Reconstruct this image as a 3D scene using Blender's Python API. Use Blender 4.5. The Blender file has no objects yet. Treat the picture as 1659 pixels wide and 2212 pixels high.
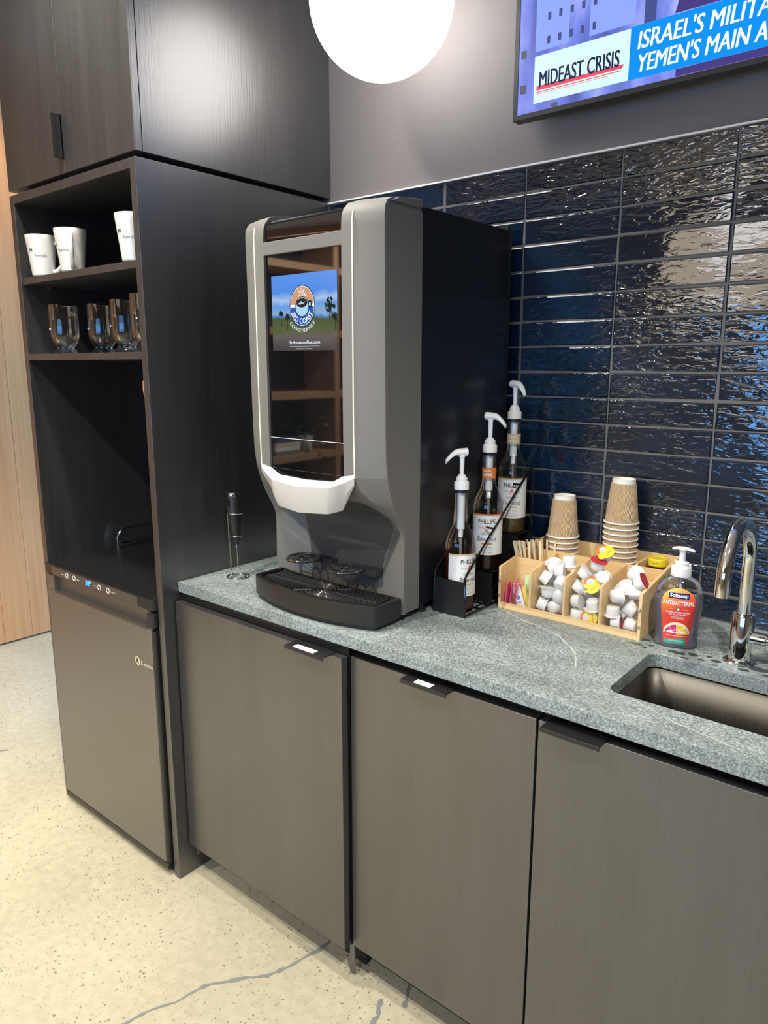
import bpy, math, random
from math import sin, cos, pi, radians as rad
from mathutils import Vector, Matrix, Euler
random.seed(7)
S = bpy.context.scene
C = S.collection

# ------------------------------------------------------------------ camera
cam = bpy.data.cameras.new('camera'); co = bpy.data.objects.new('camera', cam); C.objects.link(co)
co.location = (1.6753, -1.7597, 1.5046)
co.rotation_mode = 'XYZ'; co.rotation_euler = (1.371, -0.001, 0.6905)
cam.sensor_fit = 'VERTICAL'; cam.sensor_height = 36.0; cam.lens = 1557.1 / 2212 * 36.0
cam.clip_start = .02
S.camera = co
# ------------------------------------------------------------------ world, lamps, exposure
S.view_settings.view_transform = 'Standard'; S.view_settings.look = 'None'
S.view_settings.gamma = 1; S.view_settings.use_curve_mapping = False
S.view_settings.exposure = 1.0
W = bpy.data.worlds.new('world'); S.world = W; W.use_nodes = True
W.node_tree.nodes['Background'].inputs[0].default_value = (.18, .47, 1, 1)
W.node_tree.nodes['Background'].inputs[1].default_value = 5.0
def spot(name, loc, power, col=(1, .945, .84), size=.04, angle=120, blend=.6, tgt=None):
    l = bpy.data.lights.new(name, 'SPOT'); l.energy = power; l.color = col
    l.shadow_soft_size = size; l.spot_size = rad(angle); l.spot_blend = blend
    o = bpy.data.objects.new(name, l); C.objects.link(o); o.location = loc
    if tgt: o.rotation_euler = (Vector(tgt) - Vector(loc)).to_track_quat('-Z', 'Y').to_euler()
    return o
spot('downlight_or_fill', (-.03, -1.02, 2.97), 80, size=.09, tgt=(-.03, -1.0, 0))
spot('downlight_or_fill', (.20, -1.95, 2.97), 95, tgt=(.25, -1.80, 0))
spot('downlight_or_fill', (-1.75, -.45, 2.97), 26, (1, .80, .58), tgt=(-2.3, -.15, 1.2))  # fill light added to warm the wood wall at the left
spot('downlight_or_fill', (2.1, -1.7, 2.97), 100, tgt=(2.0, -1.6, 0))  # extra light added at the right to brighten the machine's side
spot('downlight_or_fill', (-1.0, -3.2, 2.97), 230, tgt=(-1.7, -3.2, .8))  # added light on the bookshelf, strengthens its reflection in the machine glass
spot('downlight_or_fill', (1.2, -3.6, 2.97), 60, tgt=(1.0, -3.4, 0))  # fill added behind the camera for more light on the fronts
# ------------------------------------------------------------------ materials
def newmat(name):
    m = bpy.data.materials.new(name); m.use_nodes = True
    return m, m.node_tree, m.node_tree.nodes['Principled BSDF']
def lk(nt, a, b): nt.links.new(a, b)
def nd(nt, t, **k):
    n = nt.nodes.new(t)
    for a, b in k.items(): setattr(n, a, b)
    return n
_pm = {}
def plain(name, col, rough=.5, metal=0., spec=.5, coat=0., bump=0., bscale=200., var=0., sheen=0.):
    if name in _pm: return _pm[name]
    m, nt, b = newmat(name)
    b.inputs['Base Color'].default_value = (*col, 1); b.inputs['Roughness'].default_value = rough
    b.inputs['Metallic'].default_value = metal; b.inputs['Specular IOR Level'].default_value = spec
    b.inputs['Coat Weight'].default_value = coat
    tc = nd(nt, 'ShaderNodeTexCoord')
    n = nd(nt, 'ShaderNodeTexNoise'); n.inputs['Scale'].default_value = bscale; n.inputs['Detail'].default_value = 4
    lk(nt, tc.outputs['Object'], n.inputs['Vector'])
    if bump:
        bp = nd(nt, 'ShaderNodeBump'); bp.inputs['Strength'].default_value = bump; bp.inputs['Distance'].default_value = .002
        lk(nt, n.outputs['Fac'], bp.inputs['Height']); lk(nt, bp.outputs['Normal'], b.inputs['Normal'])
    v = var or .06
    mx = nd(nt, 'ShaderNodeMix', data_type='RGBA')
    mx.inputs[6].default_value = (*[c * (1 - v) for c in col], 1); mx.inputs[7].default_value = (*[min(1, c * (1 + v)) for c in col], 1)
    lk(nt, n.outputs['Fac'], mx.inputs[0]); lk(nt, mx.outputs[2], b.inputs['Base Color'])
    _pm[name] = m; return m
def emit(name, col, st=1.):
    if name in _pm: return _pm[name]
    m, nt, b = newmat(name)
    b.inputs['Base Color'].default_value = (0, 0, 0, 1); b.inputs['Roughness'].default_value = .4; b.inputs['Specular IOR Level'].default_value = .15
    b.inputs['Emission Color'].default_value = (*col, 1); b.inputs['Emission Strength'].default_value = st * .55
    _pm[name] = m; return m
def glassy(name, tint, refl=1., rough=.02, ior=1.45, dens=0.):
    """clear plastic, glass or liquid: tinted see-through with a fresnel gloss"""
    if name in _pm: return _pm[name]
    m, nt, b = newmat(name)
    out = nt.nodes['Material Output']; nt.nodes.remove(b)
    tr = nd(nt, 'ShaderNodeBsdfTransparent'); tr.inputs[0].default_value = (*tint, 1)
    gl = nd(nt, 'ShaderNodeBsdfGlossy'); gl.inputs['Roughness'].default_value = rough; gl.inputs[0].default_value = (1, 1, 1, 1)
    fr = nd(nt, 'ShaderNodeFresnel'); fr.inputs[0].default_value = ior
    mu = nd(nt, 'ShaderNodeMath', operation='MULTIPLY_ADD'); mu.inputs[1].default_value = refl; mu.inputs[2].default_value = .02
    mx = nd(nt, 'ShaderNodeMixShader')
    lk(nt, fr.outputs[0], mu.inputs[0]); lk(nt, mu.outputs[0], mx.inputs[0]); lk(nt, tr.outputs[0], mx.inputs[1]); lk(nt, gl.outputs[0], mx.inputs[2])
    last = mx.outputs[0]
    if dens:
        df = nd(nt, 'ShaderNodeBsdfDiffuse'); df.inputs[0].default_value = (*tint, 1)
        m2 = nd(nt, 'ShaderNodeMixShader'); m2.inputs[0].default_value = dens
        lk(nt, last, m2.inputs[1]); lk(nt, df.outputs[0], m2.inputs[2]); last = m2.outputs[0]
    lk(nt, last, out.inputs['Surface'])
    _pm[name] = m; return m
def grain(name, c1, c2, rough=.42, axis='Z', fine=260., stretch=9., bump=.12, spec=.5, ior=1.5, coat=0.):
    m, nt, b = newmat(name)
    tc = nd(nt, 'ShaderNodeTexCoord'); mp = nd(nt, 'ShaderNodeMapping')
    sc = [fine, fine, fine]; sc['XYZ'.index(axis)] = fine / stretch / 2.2
    mp.inputs['Scale'].default_value = sc
    lk(nt, tc.outputs['Object'], mp.inputs[0])
    n = nd(nt, 'ShaderNodeTexNoise'); n.inputs['Scale'].default_value = 1; n.inputs['Detail'].default_value = 3; n.inputs['Roughness'].default_value = .6
    lk(nt, mp.outputs[0], n.inputs['Vector'])
    mp2 = nd(nt, 'ShaderNodeMapping'); s2 = [16, 16, 16]; s2['XYZ'.index(axis)] = 1.4; mp2.inputs['Scale'].default_value = s2
    lk(nt, tc.outputs['Object'], mp2.inputs[0])
    n2 = nd(nt, 'ShaderNodeTexNoise'); n2.inputs['Scale'].default_value = 1; n2.inputs['Detail'].default_value = 5
    lk(nt, mp2.outputs[0], n2.inputs['Vector'])
    ad = nd(nt, 'ShaderNodeMath', operation='MULTIPLY_ADD'); ad.inputs[1].default_value = .5
    lk(nt, n.outputs['Fac'], ad.inputs[0])
    h = nd(nt, 'ShaderNodeMath', operation='MULTIPLY'); h.inputs[1].default_value = .5; lk(nt, n2.outputs['Fac'], h.inputs[0]); lk(nt, h.outputs[0], ad.inputs[2])
    cr = nd(nt, 'ShaderNodeValToRGB'); cr.color_ramp.elements[0].position = .36; cr.color_ramp.elements[1].position = .64
    cr.color_ramp.elements[0].color = (*c1, 1); cr.color_ramp.elements[1].color = (*c2, 1)
    lk(nt, ad.outputs[0], cr.inputs[0]); lk(nt, cr.outputs[0], b.inputs['Base Color'])
    b.inputs['Roughness'].default_value = rough; b.inputs['Specular IOR Level'].default_value = spec; b.inputs['Coat Weight'].default_value = coat; b.inputs['IOR'].default_value = ior
    bp = nd(nt, 'ShaderNodeBump'); bp.inputs['Strength'].default_value = bump; bp.inputs['Distance'].default_value = .001
    lk(nt, n.outputs['Fac'], bp.inputs['Height']); lk(nt, bp.outputs[0], b.inputs['Normal'])
    return m
OAK = grain('black_stained_oak', (.016, .016, .0175), (.036, .036, .037), rough=.33, ior=2.2, bump=.3, fine=200, stretch=16)
OAKS = OAK
LIGHT = grain('bamboo', (.70, .46, .20), (.86, .62, .32), rough=.45, axis='X', fine=120, stretch=14, bump=.05)
WOODW = grain('pale_oak_boards', (.45, .20, .075), (.55, .275, .115), spec=.15, rough=.85, fine=60, stretch=30, bump=.04)
SHELFW = grain('warm_shelf_wood', (.28, .16, .09), (.38, .23, .13), rough=.5, axis='Y', fine=60, stretch=20, bump=.03)
BLACK = plain('black_plastic', (.012, .012, .013), .34)
BLACKG = plain('gloss_black', (.006, .006, .007), .06, spec=.6)
BLACKM = plain('matt_black_metal', (.012, .012, .013), .38, spec=.5)
BOXBLK = plain('satin_black_sheet_metal', (.008, .009, .012), .30, spec=.5)
GLASSB = plain('black_mirror_glass', (.004, .004, .005), .03)
GLASSB.node_tree.nodes['Principled BSDF'].inputs['IOR'].default_value = 1.95
GREY = plain('warm_grey_moulded_plastic', (.150, .147, .137), .55, bump=.15, bscale=900)
CHROME = plain('chrome', (.82, .82, .82), .06, metal=1)
WHITEP = plain('white_plastic', (.90, .90, .88), .35)
WHITE = plain('white_glazed_china', (.66, .655, .64), .15, coat=.4)
SILVER = plain('silver_white_plastic', (.52, .51, .485), .35)
STEELD = plain('dark_stainless', (.235, .225, .205), .42, metal=.8)
PAPERW = plain('white_paper', (.82, .82, .80), .7)
GLASS = glassy('clear_glass', (.96, .97, .97), refl=.55)
ACRYL = glassy('clear_acrylic', (.995, .995, .99), refl=.3)
PET = glassy('clear_bottle_plastic', (.96, .96, .98), refl=1.2)
def mat_wall():
    m = plain('charcoal_wall_paint', (.180, .164, .160), .6, bump=.25, bscale=160)
    return m
def mat_steel():
    m, nt, b = newmat('brushed_stainless')
    tc = nd(nt, 'ShaderNodeTexCoord'); mp = nd(nt, 'ShaderNodeMapping'); mp.inputs['Scale'].default_value = (220, 6, 6)
    n = nd(nt, 'ShaderNodeTexNoise'); n.inputs['Scale'].default_value = 2; n.inputs['Detail'].default_value = 3
    lk(nt, tc.outputs['Object'], mp.inputs[0]); lk(nt, mp.outputs[0], n.inputs['Vector'])
    b.inputs['Metallic'].default_value = 1; b.inputs['Base Color'].default_value = (.13, .122, .107, 1)
    mr = nd(nt, 'ShaderNodeMapRange'); mr.inputs[3].default_value = .36; mr.inputs[4].default_value = .56
    lk(nt, n.outputs['Fac'], mr.inputs[0]); lk(nt, mr.outputs[0], b.inputs['Roughness'])
    bp = nd(nt, 'ShaderNodeBump'); bp.inputs['Strength'].default_value = .06; bp.inputs['Distance'].default_value = .001
    lk(nt, n.outputs['Fac'], bp.inputs['Height']); lk(nt, bp.outputs[0], b.inputs['Normal'])
    return m
def mat_stone():
    m, nt, b = newmat('soapstone')
    tc = nd(nt, 'ShaderNodeTexCoord')
    def noise(s, d=5, dist=0., sc=(1, 1, 1), r=.6):
        mp = nd(nt, 'ShaderNodeMapping'); mp.inputs['Scale'].default_value = sc
        lk(nt, tc.outputs['Object'], mp.inputs[0])
        n = nd(nt, 'ShaderNodeTexNoise'); n.inputs['Scale'].default_value = s; n.inputs['Detail'].default_value = d
        n.inputs['Distortion'].default_value = dist; n.inputs['Roughness'].default_value = r
        lk(nt, mp.outputs[0], n.inputs['Vector']); return n
    base = noise(250, 4, .3, r=.7); big = noise(4.5, 4, 1.0, (1, 1.8, 1))
    cr = nd(nt, 'ShaderNodeValToRGB'); e = cr.color_ramp.elements
    e[0].position = .36; e[0].color = (.095, .120, .124, 1); e[1].position = .69; e[1].color = (.47, .53, .53, 1)
    x = e.new(.50); x.color = (.225, .268, .270, 1)
    lk(nt, base.outputs['Fac'], cr.inputs[0])
    mr = nd(nt, 'ShaderNodeMapRange'); mr.inputs[1].default_value = .3; mr.inputs[2].default_value = .75; mr.inputs[3].default_value = 1.15; mr.inputs[4].default_value = .62
    lk(nt, big.outputs['Fac'], mr.inputs[0])
    mu = nd(nt, 'ShaderNodeMix', data_type='RGBA', blend_type='MULTIPLY'); mu.inputs[0].default_value = 1
    lk(nt, cr.outputs[0], mu.inputs[6]); lk(nt, mr.outputs[0], mu.inputs[7])
    col = mu.outputs[2]
    # veins: thin bands where a distorted noise crosses its middle value
    for (s, d, rot, wid, amt, vc) in ((2.6, .8, -.45, .0035, .5, (.50, .56, .54)),):
        mp = nd(nt, 'ShaderNodeMapping'); mp.inputs['Rotation'].default_value = (0, 0, rot); mp.inputs['Scale'].default_value = (1, 2.2, 1)
        mp.inputs['Location'].default_value = (3.1 * rot, 1.7, 0)
        lk(nt, tc.outputs['Object'], mp.inputs[0])
        n = nd(nt, 'ShaderNodeTexNoise'); n.inputs['Scale'].default_value = s; n.inputs['Detail'].default_value = 5; n.inputs['Distortion'].default_value = d; n.inputs['Roughness'].default_value = .45
        lk(nt, mp.outputs[0], n.inputs['Vector'])
        sb = nd(nt, 'ShaderNodeMath', operation='SUBTRACT'); sb.inputs[1].default_value = .5; lk(nt, n.outputs['Fac'], sb.inputs[0])
        ab = nd(nt, 'ShaderNodeMath', operation='ABSOLUTE'); lk(nt, sb.outputs[0], ab.inputs[0])
        r = nd(nt, 'ShaderNodeMapRange'); r.inputs[1].default_value = 0; r.inputs[2].default_value = wid; r.inputs[3].default_value = amt; r.inputs[4].default_value = 0
        lk(nt, ab.outputs[0], r.inputs[0])
        nn = noise(2.5, 2); r2 = nd(nt, 'ShaderNodeMapRange'); r2.inputs[1].default_value = .46; r2.inputs[2].default_value = .56
        lk(nt, nn.outputs['Fac'], r2.inputs[0])
        ml = nd(nt, 'ShaderNodeMath', operation='MULTIPLY'); lk(nt, r.outputs[0], ml.inputs[0]); lk(nt, r2.outputs[0], ml.inputs[1])
        mx = nd(nt, 'ShaderNodeMix', data_type='RGBA'); mx.inputs[7].default_value = (*vc, 1)
        lk(nt, ml.outputs[0], mx.inputs[0]); lk(nt, col, mx.inputs[6]); col = mx.outputs[2]
    lk(nt, col, b.inputs['Base Color'])
    b.inputs['Roughness'].default_value = .42
    bp = nd(nt, 'ShaderNodeBump'); bp.inputs['Strength'].default_value = .25; bp.inputs['Distance'].default_value = .0008
    lk(nt, base.outputs['Fac'], bp.inputs['Height']); lk(nt, bp.outputs[0], b.inputs['Normal'])
    return m
def mat_floor():
    m, nt, b = newmat('polished_concrete')
    tc = nd(nt, 'ShaderNodeTexCoord')
    def noise(s, d=5, dist=0.):
        n = nd(nt, 'ShaderNodeTexNoise'); n.inputs['Scale'].default_value = s; n.inputs['Detail'].default_value = d; n.inputs['Distortion'].default_value = dist
        lk(nt, tc.outputs['Object'], n.inputs['Vector']); return n
    big = noise(2.2, 6, .4); mid = noise(38, 5)
    cr = nd(nt, 'ShaderNodeValToRGB'); e = cr.color_ramp.elements
    e[0].position = .3; e[0].color = (.37, .335, .235, 1); e[1].position = .72; e[1].color = (.54, .50, .37, 1)
    ad = nd(nt, 'ShaderNodeMath', operation='MULTIPLY_ADD'); ad.inputs[1].default_value = .45
    h = nd(nt, 'ShaderNodeMath', operation='MULTIPLY'); h.inputs[1].default_value = .55
    lk(nt, mid.outputs['Fac'], ad.inputs[0]); lk(nt, big.outputs['Fac'], h.inputs[0]); lk(nt, h.outputs[0], ad.inputs[2]); lk(nt, ad.outputs[0], cr.inputs[0])
    col = cr.outputs[0]
    # exposed aggregate: small dark and tan chips, denser in patches
    for (s, th, lo, c, k) in ((95, .30, .50, (.13, .11, .08), .9), (170, .27, .47, (.20, .165, .11), .8), (42, .16, .52, (.10, .095, .08), .85)):
        v = nd(nt, 'ShaderNodeTexVoronoi'); v.inputs['Scale'].default_value = s; wn = noise(s * 1.3, 2); wm = nd(nt, 'ShaderNodeMix', data_type='RGBA', blend_type='LINEAR_LIGHT'); wm.inputs[0].default_value = .55 / s; lk(nt, tc.outputs['Object'], wm.inputs[6]); lk(nt, wn.outputs['Color'], wm.inputs[7]); lk(nt, wm.outputs[2], v.inputs['Vector'])
        r = nd(nt, 'ShaderNodeMapRange'); r.inputs[1].default_value = th * .75; r.inputs[2].default_value = th; r.inputs[3].default_value = k; r.inputs[4].default_value = 0
        lk(nt, v.outputs['Distance'], r.inputs[0])
        sep = nd(nt, 'ShaderNodeSeparateColor'); lk(nt, v.outputs['Color'], sep.inputs[0])
        r1 = nd(nt, 'ShaderNodeMapRange'); r1.inputs[1].default_value = .62; r1.inputs[2].default_value = .80; lk(nt, sep.outputs[0], r1.inputs[0])
        pn = noise(3.1 + s * .013, 3); r2 = nd(nt, 'ShaderNodeMapRange'); r2.inputs[1].default_value = lo - .12; r2.inputs[2].default_value = lo + .06
        lk(nt, pn.outputs['Fac'], r2.inputs[0])
        m1 = nd(nt, 'ShaderNodeMath', operation='MULTIPLY'); m2 = nd(nt, 'ShaderNodeMath', operation='MULTIPLY')
        lk(nt, r.outputs[0], m1.inputs[0]); lk(nt, r1.outputs[0], m1.inputs[1]); lk(nt, m1.outputs[0], m2.inputs[0]); lk(nt, r2.outputs[0], m2.inputs[1])
        mx = nd(nt, 'ShaderNodeMix', data_type='RGBA'); mx.inputs[7].default_value = (*c, 1)
        lk(nt, m2.outputs[0], mx.inputs[0]); lk(nt, col, mx.inputs[6]); col = mx.outputs[2]
    lk(nt, col, b.inputs['Base Color']); b.inputs['Roughness'].default_value = .6; b.inputs['Specular IOR Level'].default_value = .35
    return m
def mat_tile():
    m, nt, b = newmat('glazed_navy_tile')
    tc = nd(nt, 'ShaderNodeTexCoord')
    n = nd(nt, 'ShaderNodeTexNoise'); n.inputs['Scale'].default_value = 7; n.inputs['Detail'].default_value = 5; lk(nt, tc.outputs['Object'], n.inputs['Vector'])
    cr = nd(nt, 'ShaderNodeValToRGB'); e = cr.color_ramp.elements
    e[0].position = .3; e[0].color = (.002, .007, .017, 1); e[1].position = .75; e[1].color = (.005, .019, .050, 1)
    lk(nt, n.outputs['Fac'], cr.inputs[0]); lk(nt, cr.outputs[0], b.inputs['Base Color'])
    b.inputs['Roughness'].default_value = .035; b.inputs['IOR'].default_value = 1.7
    b.inputs['Coat Weight'].default_value = .5; b.inputs['Coat Roughness'].default_value = .03
    mp = nd(nt, 'ShaderNodeMapping'); mp.inputs['Scale'].default_value = (26, 26, 85); lk(nt, tc.outputs['Object'], mp.inputs[0])
    w = nd(nt, 'ShaderNodeTexNoise'); w.inputs['Scale'].default_value = 1; w.inputs['Detail'].default_value = 2.2; w.inputs['Roughness'].default_value = .45; w.inputs['Distortion'].default_value = .9
    lk(nt, mp.outputs[0], w.inputs['Vector'])
    # how rippled the glaze is changes from tile to tile
    am = nd(nt, 'ShaderNodeTexNoise'); am.inputs['Scale'].default_value = 2.6; am.inputs['Detail'].default_value = 1; lk(nt, tc.outputs['Object'], am.inputs['Vector'])
    r = nd(nt, 'ShaderNodeMapRange'); r.inputs[1].default_value = .40; r.inputs[2].default_value = .58; r.inputs[3].default_value = .15; r.inputs[4].default_value = 1
    lk(nt, am.outputs['Fac'], r.inputs[0])
    mu = nd(nt, 'ShaderNodeMath', operation='MULTIPLY'); lk(nt, w.outputs['Fac'], mu.inputs[0]); lk(nt, r.outputs[0], mu.inputs[1])
    bp = nd(nt, 'ShaderNodeBump'); bp.inputs['Strength'].default_value = .8; bp.inputs['Distance'].default_value = .0036
    lk(nt, mu.outputs[0], bp.inputs['Height']); lk(nt, bp.outputs[0], b.inputs['Normal']); lk(nt, bp.outputs[0], b.inputs['Coat Normal'])
    return m
def mat_kraft():
    m, nt, b = newmat('ribbed_kraft_paper')
    tc = nd(nt, 'ShaderNodeTexCoord'); sx = nd(nt, 'ShaderNodeSeparateXYZ'); lk(nt, tc.outputs['Object'], sx.inputs[0])
    at = nd(nt, 'ShaderNodeMath', operation='ARCTAN2'); lk(nt, sx.outputs[1], at.inputs[0]); lk(nt, sx.outputs[0], at.inputs[1])
    a2 = nd(nt, 'ShaderNodeMath', operation='MULTIPLY'); a2.inputs[1].default_value = 62; lk(nt, at.outputs[0], a2.inputs[0])
    z1 = nd(nt, 'ShaderNodeMath', operation='MULTIPLY'); z1.inputs[1].default_value = 24; lk(nt, sx.outputs[2], z1.inputs[0])
    pp = nd(nt, 'ShaderNodeMath', operation='PINGPONG'); pp.inputs[1].default_value = .5; lk(nt, z1.outputs[0], pp.inputs[0])
    ad = nd(nt, 'ShaderNodeMath', operation='MULTIPLY_ADD'); ad.inputs[1].default_value = 15; lk(nt, pp.outputs[0], ad.inputs[0]); lk(nt, a2.outputs[0], ad.inputs[2])
    sn = nd(nt, 'ShaderNodeMath', operation='SINE'); lk(nt, ad.outputs[0], sn.inputs[0])
    bp = nd(nt, 'ShaderNodeBump'); bp.inputs['Strength'].default_value = 1; bp.inputs['Distance'].default_value = .0020
    lk(nt, sn.outputs[0], bp.inputs['Height']); lk(nt, bp.outputs[0], b.inputs['Normal'])
    b.inputs['Base Color'].default_value = (.93, .65, .37, 1); b.inputs['Roughness'].default_value = .7
    return m
WALLM = mat_wall(); STEEL = mat_steel(); STONE = mat_stone(); FLOORM = mat_floor(); TILE = mat_tile(); KRAFT = mat_kraft()
GROUT = plain('grey_grout', (.125, .122, .118), .8, bump=.3, bscale=500)

# ------------------------------------------------------------------ mesh helpers
class MB:
    def __init__(s): s.v = []; s.f = []; s.mi = []; s.k = 0
    def mat(s, k): s.k = k; return s
    def add(s, vs, fs):
        o = len(s.v); s.v += [tuple(v) for v in vs]; s.f += [tuple(i + o for i in f) for f in fs]; s.mi += [s.k] * len(fs); return s
    def box(s, x0, x1, y0, y1, z0, z1):
        v = [(x0, y0, z0), (x1, y0, z0), (x1, y1, z0), (x0, y1, z0), (x0, y0, z1), (x1, y0, z1), (x1, y1, z1), (x0, y1, z1)]
        return s.add(v, [(0, 3, 2, 1), (4, 5, 6, 7), (0, 1, 5, 4), (1, 2, 6, 5), (2, 3, 7, 6), (3, 0, 4, 7)])
    def lathe(s, prof, n=32, c=(0, 0, 0), cap=True, sx=1., sy=1.):
        vs = []; fs = []
        for r, z in prof:
            for i in range(n):
                a = 2 * pi * i / n; vs.append((c[0] + r * cos(a) * sx, c[1] + r * sin(a) * sy, c[2] + z))
        for j in range(len(prof) - 1):
            for i in range(n):
                k = (i + 1) % n; fs.append((j * n + i, j * n + k, (j + 1) * n + k, (j + 1) * n + i))
        if cap:
            if prof[0][0] > 1e-5: fs.append(tuple(range(n - 1, -1, -1)))
            if prof[-1][0] > 1e-5: fs.append(tuple((len(prof) - 1) * n + i for i in range(n)))
        return s.add(vs, fs)
    def tube(s, path, r, n=10, closed=False, cap=True):
        P = [Vector(p) for p in path]; m = len(P); rr = r if isinstance(r, (list, tuple)) else [r] * m
        vs = []; fs = []; up = None
        for i, p in enumerate(P):
            if closed: t = (P[(i + 1) % m] - P[i - 1]).normalized()
            else: t = (P[min(i + 1, m - 1)] - P[max(i - 1, 0)]).normalized()
            if up is None:
                up = Vector((0, 0, 1)) if abs(t.z) < .9 else Vector((1, 0, 0))
            a = t.cross(up)
            if a.length < 1e-5: a = t.orthogonal()
            a.normalize(); b = a.cross(t).normalized(); up = b
            for k in range(n):
                q = 2 * pi * k / n; vs.append(p + a * (rr[i] * cos(q)) + b * (rr[i] * sin(q)))
        for i in range(m if closed else m - 1):
            j = (i + 1) % m
            for k in range(n):
                l = (k + 1) % n; fs.append((i * n + k, i * n + l, j * n + l, j * n + k))
        if cap and not closed: fs += [tuple(range(n - 1, -1, -1)), tuple((m - 1) * n + k for k in range(n))]
        return s.add(vs, fs)
    def prism(s, poly, h0, h1, axis='z'):
        """extrude a 2-D polygon; axis z: (x,y)->z, y: (x,z)->y, x: (y,z)->x"""
        n = len(poly)
        def P(a, b, h): return {'z': (a, b, h), 'y': (a, h, b), 'x': (h, a, b)}[axis]
        vs = [P(a, b, h0) for a, b in poly] + [P(a, b, h1) for a, b in poly]
        fs = [tuple(range(n)), tuple(range(2 * n - 1, n - 1, -1))]
        for i in range(n):
            j = (i + 1) % n; fs.append((i, i + n, j + n, j))
        return s.add(vs, fs)
    def loft(s, secs, cap=True):
        n = len(secs[0]); vs = [p for sec in secs for p in sec]; fs = []
        for j in range(len(secs) - 1):
            for i in range(n):
                k = (i + 1) % n; fs.append((j * n + i, j * n + k, (j + 1) * n + k, (j + 1) * n + i))
        if cap: fs += [tuple(range(n - 1, -1, -1)), tuple((len(secs) - 1) * n + i for i in range(n))]
        return s.add(vs, fs)
    def grid(s, fn, nu, nv):
        vs = [fn(i / nu, j / nv) for j in range(nv + 1) for i in range(nu + 1)]
        fs = [(j * (nu + 1) + i, j * (nu + 1) + i + 1, (j + 1) * (nu + 1) + i + 1, (j + 1) * (nu + 1) + i) for j in range(nv) for i in range(nu)]
        return s.add(vs, fs)
    def xf(s, M):
        s.v = [tuple(M @ Vector(v)) for v in s.v]; return s
    def mp(s, fn): s.v = [fn(*v) for v in s.v]; return s
    def merge(s, o, k=None):
        n = len(s.v); s.v += o.v; s.f += [tuple(i + n for i in f) for f in o.f]; s.mi += [k if k is not None else q for q in o.mi]; return s
def build(name, mb, mats, parent=None, bevel=0., seg=2, smooth=35, world=True, label=None, recalc=True):
    """one mesh object; world=True: coordinates are world ones and are made relative to the root thing"""
    me = bpy.data.meshes.new(name)
    off = Vector((0, 0, 0))
    if parent is not None and world:
        q = parent
        while q is not None: off += q.location; q = q.parent
    me.from_pydata([tuple(Vector(v) - off) for v in mb.v], [], mb.f)
    mats = mats if isinstance(mats, (list, tuple)) else [mats]
    for m in mats: me.materials.append(m)
    for p, k in zip(me.polygons, mb.mi): p.material_index = min(k, len(mats) - 1)
    if recalc:
        import bmesh
        bm = bmesh.new(); bm.from_mesh(me); bmesh.ops.recalc_face_normals(bm, faces=bm.faces); bm.to_mesh(me); bm.free()
    me.update()
    if smooth:
        for p in me.polygons: p.use_smooth = True
        me.set_sharp_from_angle(angle=rad(smooth))
    o = bpy.data.objects.new(name, me); C.objects.link(o)
    if parent is not None: o.parent = parent
    if bevel:
        b = o.modifiers.new('bevel', 'BEVEL'); b.width = bevel; b.segments = seg; b.limit_method = 'ANGLE'; b.angle_limit = rad(40)
        b.harden_normals = True
    if label: o['label'] = label
    return o
def tag(o, label, cat, group=None, kind=None):
    if label: o['label'] = label
    if cat: o['category'] = cat
    if group: o['group'] = group
    if kind: o['kind'] = kind
    return o
def thing(name, loc, label, cat, group=None, rz=0.):
    o = bpy.data.objects.new(name, None); C.objects.link(o); o.location = loc; o.rotation_euler = (0, 0, rz)
    o.empty_display_size = .02
    return tag(o, label, cat, group)
def struct(name, mb, mats, label=None, **k):
    o = build(name, mb, mats, **k); o['kind'] = 'structure'
    if label: o['label'] = label
    return o
def copy_tree(o, parent=None):
    c = o.copy(); C.objects.link(c)
    if parent is not None: c.parent = parent
    for ch in list(o.children): copy_tree(ch, c)
    return c
def text(st, w=None, h=None, x=0., y=0., align='L', bold=0., shear=0., size=1.):
    """flat lettering as a mesh in the XY plane, fitted to width w and cap height h"""
    cu = bpy.data.curves.new('t', 'FONT'); cu.body = st; cu.size = size; cu.offset = bold; cu.shear = shear; cu.resolution_u = 3
    ob = bpy.data.objects.new('t', cu); C.objects.link(ob)
    dg = bpy.context.evaluated_depsgraph_get(); me = ob.evaluated_get(dg).to_mesh()
    vs = [tuple(v.co) for v in me.vertices]; fs = [tuple(p.vertices) for p in me.polygons]
    ob.evaluated_get(dg).to_mesh_clear(); bpy.data.objects.remove(ob); bpy.data.curves.remove(cu)
    if not vs: return MB()
    x0 = min(v[0] for v in vs); x1 = max(v[0] for v in vs); cap = .69 * size
    sx = w / (x1 - x0) if w else (h / cap if h else 1.); sy = h / cap if h else sx
    wd = (x1 - x0) * sx
    ox = {'L': x, 'C': x - wd / 2, 'R': x - wd}[align]
    m = MB(); m.add([((v[0] - x0) * sx + ox, v[1] * sy + y, 0) for v in vs], fs); return m
def flat(u0, u1, v0, v1): return MB().add([(u0, v0, 0), (u1, v0, 0), (u1, v1, 0), (u0, v1, 0)], [(0, 1, 2, 3)])
def poly2(pts): return MB().add([(a, b, 0) for a, b in pts], [tuple(range(len(pts)))])
def ell(cx, cy, rx, ry, n=40, a0=0, a1=2 * pi):
    full = abs(a1 - a0 - 2 * pi) < 1e-6
    return poly2([(cx + rx * cos(a0 + (a1 - a0) * i / (n if full else n - 1)), cy + ry * sin(a0 + (a1 - a0) * i / (n if full else n - 1))) for i in range(n)])
def upright(mb, y, x=0., z=0., lift=0.):
    """put a flat drawing (u,v) on a vertical plane facing -y"""
    return mb.mp(lambda a, b, c: (x + a, y - lift - c, z + b))

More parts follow.
